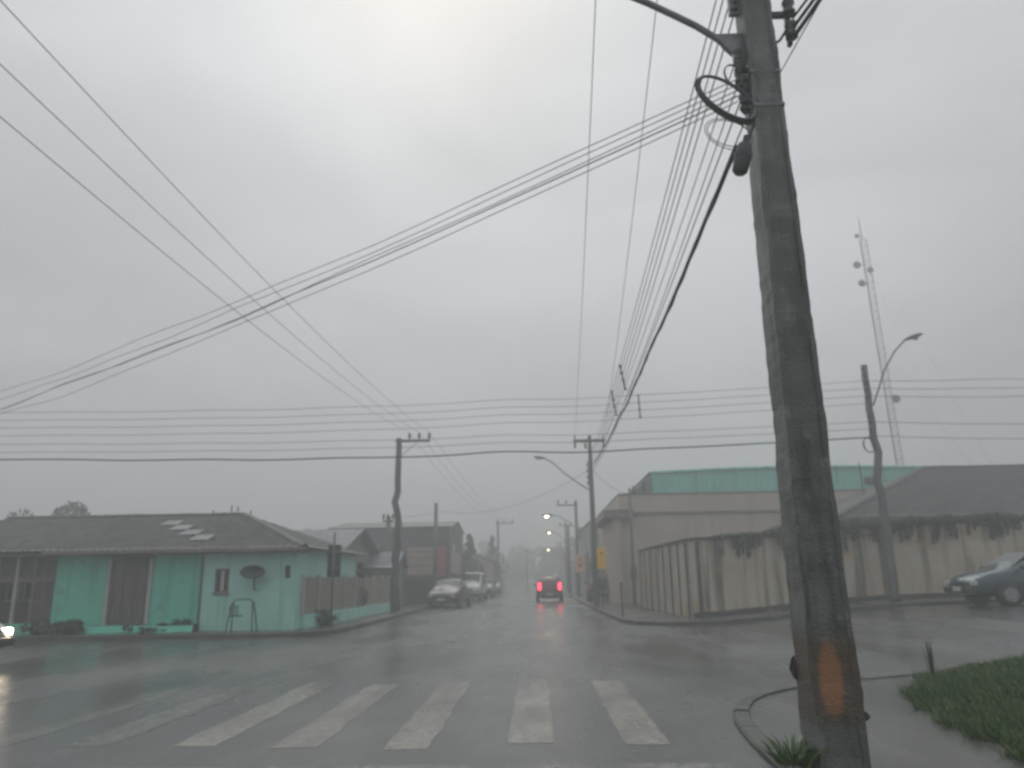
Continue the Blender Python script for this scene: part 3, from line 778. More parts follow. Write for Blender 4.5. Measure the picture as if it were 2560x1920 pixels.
# pole ahead on the right (P2)
p2 = thing('utility_pole', 'utility pole with crossarm and long lamp arm ahead at the right kerb', 'utility pole', (2.78, 38, .12), 0, POLES)
pole_shaft(8.25, .30, .17, .30, .17, seed=4).build('shaft', MAT['concrete'], p2)
MB().span((-.82, -.14, 7.93), (.78, -.04, 8.05)).build('crossarm', MAT['wood'], p2, bevel=.01)
g = MB(); g.tube([(-.5, -.13, 7.95), (0, -.10, 7.5)], .014, 5); g.tube([(.5, -.13, 7.95), (0, -.10, 7.5)], .014, 5); g.build('brace', MAT['steel'], p2)
for x in (-.75, .68):
    o = pin_insulator((x, -.09, 8.05), .9); o.lathe([(.03, -.38), (.06, -.36), (.06, -.26), (.035, -.24), (.06, -.20), (.06, -.10), (.035, -.02)], (x, -.09, 8.0), 'Z', 10); o.build('insulator', MAT['porcelain'], p2, smooth=True)
o = MB().lathe([(.03, -.34), (.055, -.32), (.055, -.10), (.02, -.02)], (-.22, -.09, 7.93), 'Z', 10).build('fuse_holder', MAT['porcelain'], p2, smooth=True)
g = MB(); g.span((-.16, -.10, 5.75), (-.12, -.04, 6.95)); g.build('rack', MAT['steel'], p2)
for i in range(4): spool((-.17, -.07, 5.85 + i * .3), 1.1).build('insulator', MAT['porcelain'], p2, smooth=True)
lamp_arm(p2, [(-.08, -.05, 5.50), (-.5, -.05, 5.75), (-1.3, -.05, 6.35), (-1.95, -.05, 6.95), (-2.25, -.05, 7.12)], .032)
# left pole (LP)
lp = simple_pole('utility_pole', 'crooked utility pole with three-pin crossarm beside the left slat fence', (-6.55, 36, .12), 7.95, .20, .13, MAT['wood'], .24, 3, POLES)
MB().span((-.12, -.22, 7.72), (1.55, -.12, 7.82)).build('crossarm', MAT['wood'], lp, bevel=.01)
MB().tube([(.1, -.15, 7.0), (.9, -.16, 7.7)], .018, 6).build('brace', MAT['steel'], lp)
for x in (.55, 1.02, 1.5): pin_insulator((x, -.17, 7.82), 1.5).build('insulator', MAT['porcelain'], lp, smooth=True)
# cross street poles
p3 = simple_pole('utility_pole', 'utility pole with raised lamp arm on the pavement before the boundary wall', (10.85, 24.35, h(10.85, 24.35) + .11), 7.45, .15, .10, MAT['concrete'], .12, 6, POLES)
lamp_arm(p3, [(.12, 0, 6.1), (.35, 0, 6.6), (.62, 0, 7.25), (1.05, 0, 7.9), (1.45, 0, 8.3)], .028)
MB().span((-.14, -.16, 5.2), (-.09, -.10, 7.35)).build('rack', MAT['steel'], p3)
for i, z in enumerate((5.25, 5.5, 5.7, 6.3, 6.55, 6.8, 7.05, 7.3)): spool((-.12, -.16, z), 1.1).build('insulator', MAT['porcelain'], p3, smooth=True)
loop('coil of spare cable hung on the pole before the boundary wall', (10.62, 24.22, 5.35), .16, .24, R(10), .016, 2, seed=2)
pL = simple_pole('utility_pole', 'utility pole at the far left end of the teal house', (-19.8, 21.5, .12), 7.6, .18, .12, MAT['wood'], .06, 8, POLES)
for i, z in enumerate((5.2, 5.45, 5.75, 6.0, 6.25, 6.5, 6.75)): spool((.16, -.05, z), 1.1).build('insulator', MAT['porcelain'], pL, smooth=True)

# far poles down the street, three with lit lamps
def far_pole(label, x, y, H, arm_dx, lamp_dz, lit, cross, s=1.0):
    t = thing('utility_pole', label, 'utility pole', (x, y, .12), 0, POLES)
    MB().tube([(0, 0, -.2), (0, 0, H)], [.17, .11], 8).build('shaft', MAT['concrete'], t, smooth=True)
    if cross:
        MB().span((cross[0], -.14, H - .35), (cross[1], -.04, H - .24)).build('crossarm', MAT['wood'], t)
        for u in (.08, .45, .92): pin_insulator((cross[0] + (cross[1] - cross[0]) * u, -.09, H - .24), 1.5).build('insulator', MAT['porcelain'], t)
    if arm_dx:
        z = 5.0
        lamp_arm(t, [(0, 0, z), (arm_dx * .4, 0, z + lamp_dz * .55), (arm_dx * .75, 0, z + lamp_dz * .92), (arm_dx, 0, z + lamp_dz)], .035, lit, s)
    return t
far_pole('far utility pole with lit lamp, nearest of the lit ones down the street', 3.1, 60, 7.1, -1.75, 1.05, True, (-1.5, .15), 1.5)
far_pole('far utility pole with lit lamp, second of the lit ones down the street', 3.15, 84, 7.1, -1.3, 1.15, True, (-.7, .7), 1.35)
far_pole('farthest utility pole with lit lamp by the trees at the street end', 3.9, 128, 7.2, -1.3, .9, True, (-.7, .7), 1.9)
far_pole('bare far utility pole standing on the right beside the first lit one', 2.85, 70, 6.0, 0, 0, False, None)
far_pole('far utility pole with crossarm rising over the houses on the left', -4.0, 80, 7.2, 0, 0, False, (-.2, 1.7))
far_pole('slim utility pole at the left kerb before the dark gabled shop', -6.15, 47, 5.9, 0, 0, False, None)
far_pole('thin utility pole behind the crooked left pole', -8.1, 42, 4.75, 0, 0, False, (-.3, .3))
far_pole('distant utility pole right of the far left houses', -1.5, 115, 5.4, 0, 0, False, (-.6, .9))
# service post by the beige building
sp_ = thing('service_post', 'slim dark service post before the beige two-storey building', 'post', (4.45, 36.6, .12))
MB().tube([(0, 0, -.1), (.03, 0, 5.4)], [.075, .055], 8).build('shaft', MAT['concrete'], sp_, smooth=True)
MB().span((-.2, -.03, 5.1), (-.04, .03, 5.16)).build('bracket', MAT['dark_steel'], sp_)
MB().span((-.14, -.2, 1.2), (.14, -.07, 1.75)).build('meter_box', MAT['steel'], sp_, bevel=.01)

# ------------------------------------------------------------------ cables, one object each
def cable(label, a, b, sag, r, group, mat='cable', n=28, wob=0.0, seed=0, name='cable'):
    a, b = Vector(a), Vector(b); pts = []
    for i in range(n + 1):
        t = i / n; p = a.lerp(b, t); p.z -= sag * 4 * t * (1 - t)
        if wob:
            e = math.sin(math.pi * t)
            p.z += wob * e * noise.noise((t * 9, seed, 0)); p.x += wob * e * noise.noise((t * 8, seed, 5)) * .6
        pts.append(p)
    return tag(MB().tube(pts, r, 5).build(name, MAT[mat], smooth=True, fix=False), label, 'cable', group)
ordn = ['topmost', 'second from the top', 'middle', 'second from the bottom', 'lowest']
G = 'cables crossing the street from the near pole'
for i in range(5):
    a = (1.86, 5.92, 5.66 - i * .055); b = (-19.66, 21.45, 6.0 - i * .17)
    cable('cable crossing the street leftwards from the near pole, %s of its five' % ordn[i], a, b, .42 + .05 * (i % 3), .0046 if i != 3 else .0065, G, wob=.10, seed=i)
G = 'wires from the upper left to the left crossarm'
nm = ['leftmost', 'middle', 'rightmost']
for i, (x, xe, ze) in enumerate(((-6.0, -6.3, 7.0), (-5.53, -6.15, 7.55), (-5.05, -6.0, 8.2))):
    cable('thin wire from the upper left to the %s pin of the left crossarm' % nm[i], (xe, -6, ze), (x, 35.83, 8.30), .75, .007, G, 'alu_wire', seed=i, n=40)
    cable('thin wire running on down the street from the %s pin of the left crossarm' % nm[i], (x, 35.83, 8.30), (-4.0 + .2 + i * .75, 79.9, 7.25), .9, .008, 'wires beyond the left crossarm', 'alu_wire', seed=i)
G = 'overhead wires above the street centre'
for i, (xa, xb, lab) in enumerate(((2.03, 1.2, 'left'), (3.46, 1.75, 'right'))):
    cable('thin overhead wire running up the picture, %s one of the pair above the street' % lab, (xa, 37.9, 8.38), (xb - (.5 if i == 0 else .12), 6.0 if i else 2.0, 9.15 if i else 9.3), .55, .007, G, 'alu_wire', seed=i, n=40)
G = 'cables between the near pole and the crossarm pole ahead'
side = ['first', 'second', 'third', 'fourth', 'fifth', 'sixth', 'seventh', 'eighth']
sec = [((1.93, 6.02, 7.08), 6.90, .38, .007), ((1.93, 6.02, 6.86), 6.62, .36, .007), ((1.93, 6.02, 6.64), 6.32, .34, .007), ((1.93, 6.02, 6.42), 6.02, .32, .007),
       ((1.97, 6.1, 6.1), 6.75, .30, .006), ((1.97, 6.1, 5.85), 6.6, .34, .006), ((1.93, 6.1, 5.55), 6.9, .30, .007), ((1.93, 6.1, 5.30), 6.8, .22, .007)]
for i, (a, zb, sg, r) in enumerate(sec):
    cable('cable from near pole to the crossarm pole ahead, %s of eight from the left' % side[i], a, (2.62 + (.06 * i if i > 3 else 0), 37.93, zb), sg, r, G, 'cable', wob=.02 if i > 3 else 0, seed=20 + i)
b_ = thing('cable_bundle', 'thick black cable bundle from the near pole to the crossarm pole ahead', 'cable', (0, 0, 0))
for i in range(3):
    pts = []
    for k in range(31):
        t = k / 30; p = Vector((1.80, 5.9, 4.98)).lerp(Vector((2.95, 37.9, 7.0)), t); p.z -= .30 * 4 * t * (1 - t)
        a = i * 2.1 + t * 60; p += Vector((math.cos(a), 0, math.sin(a))) * .014 + Vector((.03 * noise.noise((t * 12, 2, 0)), 0, .05 * noise.noise((t * 12, 6, 0)) * math.sin(math.pi * t)))
        pts.append(p)
    MB().tube(pts, .015, 6).build('strand', MAT['cable'], b_, smooth=True, fix=False)
G = 'cables along the cross street'
cs = [(6.35, 7.45, .30), (6.12, 7.2, .30), (5.89, 6.95, .30), (5.66, 6.7, .31), (5.40, 6.1, .22), (5.16, 5.87, .22)]
for i, (za, zb, sg) in enumerate(cs):
    cable('cable over the cross street left of the wall pole, %s from the top' % side[i], (-19.62, 21.45, za + .12), (10.72, 24.2, zb), sg, .0075, G, 'cable', wob=.16, seed=40, n=60)
cable('thick sagging black cable along the cross street, lowest of all', (-19.62, 21.45, 5.12), (10.72, 24.2, 5.6), .30, .022, G, 'cable', wob=.22, seed=40, n=60)
G = 'cables right of the boundary wall pole'
for i, (za, zb) in enumerate(((7.45, 9.0), (7.2, 8.5), (6.95, 8.1), (6.1, 7.0), (5.65, 6.4))):
    cable('cable running off to the right from the boundary wall pole, %s from the top' % side[i], (10.72, 24.2, za), (32, 25.6, zb), .45, .009, G, 'cable', wob=.08, seed=60 + i, n=40)
pe = simple_pole('utility_pole', 'utility pole at the far right end of the cross street', (32.1, 25.7, h(32, 25.7) + .1), 9.2, .17, .11, MAT['concrete'], .05, 12, POLES)
cable('service wire from the crossarm pole to the slim pole by the dark shop', (2.62, 37.95, 6.6), (-6.12, 47, 5.55), .85, .009, None, seed=70)
cable('service wire from the crossarm pole down to the service post', (2.9, 37.9, 6.55), (4.4, 36.6, 5.25), .2, .009, None, seed=71)
cable('service wire from the slim pole to the thin pole on its left', (-6.12, 47, 5.5), (-8.1, 42, 4.8), .12, .009, None, seed=72)
cable('faint wire slanting up to the right from the near pole', (2.27, 6.0, 5.75), (3.0, 0.0, 6.6), .05, .005, None, seed=73)
for i in range(3):
    cable('thick black cable leaving the right bracket of the near pole, %s of three' % ['inner', 'middle', 'outer'][i], (2.40 + .02 * i, 5.96, 6.12 + .12 * i - .05), (4.3 + .3 * i, -3.0, 7.2 + .1 * i), .12, .02 - .004 * i, 'thick cables at the right bracket', seed=74 + i)
# spacer rods hung across the wires
def spacer(label, x, y, z0_, z1_, lean):
    g = MB(); g.tube([(0, 0, z1_), (lean, 0, z0_)], .02, 6)
    for u in (0, .33, .66, 1): g.box((lean * u, 0, z1_ + (z0_ - z1_) * u), (.075, .05, .04))
    o = g.build('wire_spacer', MAT['dark_steel']); o.location = (x, y, 0)
    return tag(o, label, 'wire spacer', 'spacers hung across the wires')
spacer('upright wire spacer across the cables ahead, upper left of the crossarm', 2.22, 18.7, 6.0, 6.62, .10)
spacer('upright wire spacer across the cables ahead, just above the crossarm', 2.28, 21.6, 5.95, 6.65, .10)
spacer('upright wire spacer across the cross street cables right of the crossarm', 3.32, 23.53, 6.28, 6.98, .02)

# ------------------------------------------------------------------ roofs
def tiled_slope(quad, pitch_u, rows, amp=.035, step=.03, nu_per=6):
    """quad: eave-left, eave-right, ridge-right, ridge-left ; pan tiles as rolls and stepped rows"""
    a, b, c, d = [Vector(p) for p in quad]
    nrm = (b - a).cross(d - a).normalized()
    if nrm.z < 0: nrm = -nrm
    U = (b - a).normalized(); W = (b - a).length
    nu = int(W / pitch_u) * nu_per
    g = MB(); V = []
    vs = []
    for r in range(rows): vs += [(r / rows, 0.0), ((r + .97) / rows, step)]
    vs.append((1.0, 0.0))
    vs = [(v, s_) for v, s_ in vs]
    for v, s_ in vs:
        l = a.lerp(d, v); r_ = b.lerp(c, v)
        for i in range(nu + 1):
            p = l.lerp(r_, i / nu)
            u = (p - a).dot(U)
            V.append(p + nrm * (amp * abs(math.sin(math.pi * u / pitch_u)) + step - s_ + .008 * noise.noise((u * 3, v * 9, 1))))
    n = nu + 1; F = []
    for j in range(len(vs) - 1):
        for i in range(nu): F.append((j * n + i, j * n + i + 1, (j + 1) * n + i + 1, (j + 1) * n + i))
    return g.add(V, F)
def ridge_tiles(parent, a, b, n, mat, r=.1, name='ridge_tile'):
    a, b = Vector(a), Vector(b); d = (b - a) / n; L_ = d.length
    V = []; F = []
    for i, (x, rr_) in enumerate(((0, r * 1.12), (L_ * 1.08, r * .92))):
        for k in range(7):
            t = math.pi * (k / 6 * 1.1 - .05); V.append((x, math.cos(t) * rr_, math.sin(t) * rr_ * .8))
    for k in range(6): F.append((k, k + 1, 7 + k + 1, 7 + k))
    me = MB().add(V, F).build(name, mat, parent)
    q = d.to_track_quat('X', 'Z').to_euler()
    me.location = a + Vector((0, 0, .03)); me.rotation_euler = q
    for i in range(1, n):
        c = me.copy(); COL.objects.link(c); c.parent = parent; c.location = a + d * i + Vector((0, 0, .03 + rnd.uniform(-.006, .006))); c.rotation_euler = (q.x, q.y, q.z + rnd.uniform(-.03, .03))

# ------------------------------------------------------------------ teal corner house (left)
hs = thing('corner_house', 'low teal corner house with grey hipped tile roof on the left', 'house', (0, 0, .1))
X0, X1, YF, YB, ZE = -21.0, -6.9, 22.35, 29.6, 2.22
def seg(x0, x1, y, z0_, z1_, mat, name='wall', th=.18):
    return MB().span((x0, y, z0_), (x1, y + th, z1_)).build(name, MAT[mat], hs)
seg(-14.0, -12.47, YF, -.15, ZE + .1, 'teal')
seg(-11.13, -9.63, YF, -.15, ZE + .1, 'teal')
w_r = MB()
# pale section with openings for a window and a small vent
yy = YF - .14
for (xa, xb, za, zb) in ((-9.63, -9.24, -.15, 2.3), (-9.24, -8.84, -.15, 1.06), (-9.24, -8.84, 1.72, 2.3), (-8.84, -7.24, -.15, 2.3), (-7.24, -7.08, -.15, 1.42), (-7.24, -7.08, 1.78, 2.3), (-7.08, X1, -.15, 2.3)):
    w_r.span((xa, yy, za), (xb, yy + .2, zb))
w_r.build('wall', MAT['teal_light'], hs)
MB().span((X1 - .2, YF + .065, -.15), (X1 - .004, YB, 2.3)).build('wall', MAT['teal_light'], hs)
MB().span((X0, YB - .2, -.15), (X1 - .2, YB, 2.3)).build('wall', MAT['teal'], hs)
MB().span((X0, YF + .6, -.15), (X0 + .2, YB - .2, 2.3)).build('wall', MAT['teal'], hs)
# window
wn = MB().span((-9.235, yy + .10, 1.065), (-8.845, yy + .13, 1.715)).build('window', MAT['glass'], hs)
g = MB()
for x in (-9.235, -8.885): g.span((x, yy - .012, 1.065), (x + .04, yy + .06, 1.715))
for z in (1.065, 1.675): g.span((-9.195, yy - .010, z), (-8.885, yy + .06, z + .04))
g.build('frame', MAT['red_frame'], wn)
MB().span((-9.09, yy + .03, 1.11), (-8.99, yy + .06, 1.67)).build('curtain', MAT['curtain'], wn)
MB().span((-9.29, yy - .05, 1.0), (-8.80, yy + .09, 1.05)).build('sill', MAT['beige_trim'], wn)
v_ = MB().span((-7.24, yy + .1, 1.42), (-7.08, yy + .13, 1.78)).build('vent', MAT['dark'], hs)
g = MB()
for i in range(5): g.box((-7.16, yy + .05, 1.46 + i * .07), (.16, .05, .012), 0, R(35))
g.build('louvre', MAT['steel'], v_)
MB().span((-9.665, YF - .165, -.1), (-9.60, YF + .02, 2.28)).build('downpipe', MAT['grey_wall'], hs)
# slatted gate between white posts
for x in (-12.47, -11.24):
    MB().span((x, YF - .06, -.1), (x + .11, YF + .12, 2.05)).build('gate_post', MAT['white_paint'], hs, bevel=.01)
gate = MB().span((-12.34, YF + .05, 1.93), (-11.26, YF + .10, 2.03)).build('gate_rail', MAT['slat'], hs)
MB().span((-12.34, YF + .05, .12), (-11.26, YF + .10, .2)).build('gate_rail', MAT['slat'], hs)
for i in range(13):
    MB().span((-12.33 + i * .0828, YF + .0, .02), (-12.33 + i * .0828 + .066, YF + .046, 2.0 - .03 * (i % 2))).build('gate_slat', MAT['slat'] if i % 4 else MAT['slat_dark'], hs)
MB().span((-12.36, YF + .5, -.1), (-11.13, YF + .55, 2.3)).build('back_panel', MAT['dark'], hs)
MB().span((-12.47, YF + .02, 2.05), (-11.13, YF + .16, 2.32)).build('lintel', MAT['brown_wall'], hs)
# veranda
MB().span((X0, YF + 1.7, -.1), (-14.0, YF + 1.85, 2.3)).build('veranda_wall', MAT['brown_wall'], hs)
MB().span((-14.0, YF + .19, -.1), (-13.85, YF + 1.7, 2.3)).build('wall', MAT['teal'], hs)
for x in (-19.6, -18.2, -16.8, -15.75, -15.15, -14.62):
    MB().span((x - .05, YF - .02, -.1), (x + .05, YF + .09, 2.2)).build('veranda_post', MAT['slat'] if x > -15.0 else MAT['white_paint'], hs, bevel=.008)
MB().span((X0, YF - .01, 1.42), (-14.05, YF + .08, 1.58)).build('veranda_beam', MAT['slat'], hs)
MB().span((X0, YF + .10, 1.60), (-14.02, YF + .16, 2.2)).build('blind', MAT['slat_dark'], hs)
for i in range(9):
    x = -14.55 + i * .062
    MB().span((x, YF + .0, 0), (x + .028, YF + .03, 1.42)).build('baluster', MAT['slat'], hs)
MB().span((X0, YF - .05, -.1), (-14.03, YF + .05, .28)).build('veranda_plinth', MAT['teal'], hs)
MB().span((-17.9, YF + 1.62, 0), (-17.0, YF + 1.69, 2.0)).build('door', MAT['slat_dark'], hs)
wv = MB().span((-16.5, YF + 1.63, .9), (-15.3, YF + 1.69, 1.9)).build('window', MAT['glass'], hs)
g = MB()
for x in (-16.5, -15.93, -15.36): g.span((x, YF + 1.58, .9), (x + .06, YF + 1.63, 1.9))
for z in (.86, 1.9): g.span((-16.5, YF + 1.575, z), (-15.3, YF + 1.635, z + .06))
g.build('frame', MAT['white_paint'], wv)
# roof: hips with overhang
ov = .55; ey0, ey1 = YF - ov, YB + ov; ex0, ex1 = X0 - ov, X1 + .35; ze = ZE + .02; zr = 3.55; ym = (ey0 + ey1) / 2; hx = 3.4
roof = tiled_slope([(ex0, ey0, ze), (ex1, ey0, ze), (ex1 - hx, ym, zr), (ex0 + hx, ym, zr)], .21, 13).build('roof', MAT['tile_brown'], hs, smooth=True)
tiled_slope([(ex1, ey0, ze), (ex1, ey1, ze), (ex1 - hx, ym, zr), (ex1 - hx, ym - .02, zr)][:4], .21, 13).build('roof_slope', MAT['tile_brown'], roof, smooth=True)
tiled_slope([(ex1, ey1, ze), (ex0, ey1, ze), (ex0 + hx, ym, zr), (ex1 - hx, ym, zr)], .21, 13, nu_per=4).build('roof_slope', MAT['tile_brown'], roof, smooth=True)
tiled_slope([(ex0, ey1, ze), (ex0, ey0, ze), (ex0 + hx, ym - .02, zr), (ex0 + hx, ym, zr)], .21, 13, nu_per=4).build('roof_slope', MAT['tile_brown'], roof, smooth=True)
ridge_tiles(roof, (ex0 + hx, ym, zr), (ex1 - hx, ym, zr), 22, MAT['tile_brown'])
ridge_tiles(roof, (ex1 - .05, ey0 + .05, ze + .02), (ex1 - hx, ym, zr), 15, MAT['tile_brown'])
# pale corrugated skylight sheets let into the tiles
sn = Vector((0, -(zr - ze), ym - ey0)).normalized()
def on_slope(x, v): return Vector((x, ey0 + (ym - ey0) * v, ze + (zr - ze) * v))
for i in range(4):
    xa = -12.15 + i * .62; va = .78 - i * .15
    P = [on_slope(xa, va - .14), on_slope(xa + .58, va - .14), on_slope(xa + .58, va), on_slope(xa, va)]
    MB().prism([p + sn * .068 for p in P], sn * .02).build('skylight_sheet', MAT['pale_sheet'], roof)
# gutter and soffit
MB().span((-14.1, ey0 - .09, ze - .07), (ex1, ey0 - .005, ze + .03)).build('gutter', MAT['beige_trim'], hs, bevel=.015)
MB().span((ex0 + .05, ey0 + .02, ze - .09), (ex1 - .03, YF + .02, ze - .04)).build('soffit', MAT['brown_wall'], hs)
# teal front step along the pavement
st_ = MB().grid(lambda u, v: (-14.0 + 4.4 * u, 21.75 + .06 * noise.noise((u * 6, 0, 0)) + .5 * v, .02 + .17 * (1 if v > .05 else 0) + .03 * noise.noise((u * 8, v, 1))), 30, 6).build('front_step', MAT['teal'], hs)

# satellite dish on the pale wall
sd = thing('satellite_dish', 'dark blue dish on a bracket on the pale teal wall', 'satellite dish', (-8.05, yy - .02, 1.55))
V = []; F = []
for i in range(5):
    r = .29 * i / 4
    for k in range(16):
        a = 2 * math.pi * k / 16; V.append((math.cos(a) * r * 1.25, -.20 - .12 * (i / 4) ** 2, .16 + math.sin(a) * r * .62))
for i in range(4):
    for k in range(16): F.append((i * 16 + k, i * 16 + (k + 1) % 16, (i + 1) * 16 + (k + 1) % 16, (i + 1) * 16 + k))
d_ = MB().add(V, F).build('dish', MAT['navy'], sd, smooth=True)
q = d_.modifiers.new('solid', 'SOLIDIFY'); q.thickness = .012
MB().tube([(0, 0, -.32), (0, -.12, -.30), (.02, -.2, .12)], .028, 8).build('bracket', MAT['navy'], sd)
MB().tube([(0, -.22, 0), (0, -.55, .02)], .014, 6).build('feed_arm', MAT['dark_steel'], sd)
# elevated litter rack at the kerb
lr = thing('litter_rack', 'green steel litter rack on splayed legs before the pale teal wall', 'litter rack', (-8.0, 21.2, .115))
for x in (-.34, .34):
    for s_ in (-1, 1):
        MB().tube([(x * 1.05, s_ * .2, 0), (x * .82, s_ * .05, .78)], .02, 6).build('leg', MAT['green_steel'], lr)
tr_ = MB(); tr_.span((-.32, -.16, .42), (-.06, .16, .45))
tr_.build('tray', MAT['green_steel'], lr)
g = MB()
for i in range(6): g.span((-.30 + i * .045, -.165, .45), (-.285 + i * .045, -.15, .68))
g.span((-.32, -.17, .68), (-.05, -.145, .70)); g.build('basket', MAT['green_steel'], lr)
MB().tube([(-.28, 0, .78), (-.2, 0, .86), (.2, 0, .86), (.28, 0, .78)], .018, 6).build('top_bar', MAT['green_steel'], lr)
shrub('shrub', 'low dark shrub on the pavement left of the slatted gate', (-13.3, 21.7, .1), .75, .3, .42, 1500, .06, MAT['leaf'], 41, 'low shrubs before the teal house')
shrub('shrub', 'thin low shrub before the teal wall right of the slatted gate', (-10.9, 21.9, .1), .55, .2, .26, 600, .05, MAT['leaf'], 42, 'low shrubs before the teal house')
shrub('shrub', 'small low shrub beside the downpipe of the teal house', (-9.95, 22.05, .1), .3, .15, .34, 500, .05, MAT['leaf'], 43, 'low shrubs before the teal house')
# row of vent pipes behind the ridge
for i, (x, hh) in enumerate(((-12.35, .38), (-11.95, .30), (-11.62, .55), (-11.4, .5), (-10.85, .35))):
    o = MB().tube([(0, 0, -2.2), (.03 * (i % 2), 0, hh)], [.03, .025], 7).build('vent_pipe', MAT['dark_steel']); o.location = (x - .4, 29.95, 3.85)
    tag(o, 'thin dark upright pipe above the teal house roof, %s from the left' % side[i], 'pipe', 'upright pipes above the roof')

# ------------------------------------------------------------------ slat fence on the teal low wall
fn = thing('slat_fence', 'olive slat fence with pale posts on a low teal wall beside the corner house', 'fence', (0, 0, .11))
FX0, FY0, FX1, FY1 = -6.86, 22.75, -6.72, 35.2
def fp(t): return (FX0 + (FX1 - FX0) * t, FY0 + (FY1 - FY0) * t)
MB().hexa([(FX0 - .1, FY0, -.1), (FX0 + .1, FY0, -.1), (FX1 + .1, FY1, -.1), (FX1 - .1, FY1, -.1)], [(FX0 - .09, FY0, .38), (FX0 + .09, FY0, .38), (FX1 + .09, FY1, .36), (FX1 - .09, FY1, .36)]).build('low_wall', MAT['teal_light'], fn)
for i in range(9):
    x, y = fp(i / 8); MB().span((x - .04, y - .05, .37), (x + .06, y + .05, 1.52)).build('post', MAT['white_paint'], fn, bevel=.008)
ns = 96
for i in range(ns):
    if i % 12 == 0: continue
    x, y = fp(i / ns); MB().span((x - .02, y - .053, .40), (x + .005, y + .053, 1.44 + .02 * math.sin(i * 2.3))).build('slat', MAT['fence_slat'], fn)
for z in (.6, 1.25):
    MB().hexa([(FX0 - .06, FY0, z), (FX0 - .025, FY0, z), (FX1 - .025, FY1, z), (FX1 - .06, FY1, z)], [(FX0 - .06, FY0, z + .06), (FX0 - .025, FY0, z + .06), (FX1 - .025, FY1, z + .06), (FX1 - .06, FY1, z + .06)]).build('rail', MAT['slat_dark'], fn)
tree('bushy_tree', 'bushy dark shrub tree directly behind the slat fence', (-8.5, 26.6, .1), 2.55, 1.15, .7, 16, 5200, .075, MAT['leaf_olive'], 51, 'bushes behind the slat fence', .06, 'tree', .25)
tree('bushy_tree', 'lower spreading dark bush behind the far half of the slat fence', (-7.9, 30.2, .1), 2.2, 1.3, .65, 16, 4200, .08, MAT['leaf'], 52, 'bushes behind the slat fence', .06, 'tree', .25)
tree('bushy_tree', 'small dark bush at the far end of the slat fence', (-7.75, 33.4, .1), 1.85, .95, .55, 12, 2600, .085, MAT['leaf'], 53, 'bushes behind the slat fence', .05, 'tree', .25)
shrub('shrub', 'green tuft growing on the low wall before the slat fence', (-6.62, 24.6, .12), .25, .6, .5, 500, .05, MAT['leaf'], 44)

# traffic sign seen from behind on the corner
sg = thing('traffic_sign', 'dark back of a tall traffic sign on a thin post at the left corner', 'sign', (-6.15, 23.4, .12))
MB().tube([(0, 0, -.1), (0, 0, 2.75)], .03, 8).build('post', MAT['steel'], sg, smooth=True)
MB().span((-.20, .035, 1.42), (.20, .06, 2.38)).build('panel', MAT['sign_dark'], sg, bevel=.02)
for z in (1.65, 2.15): MB().span((-.16, -.035, z), (.16, .033, z + .04)).build('clamp', MAT['steel'], sg)

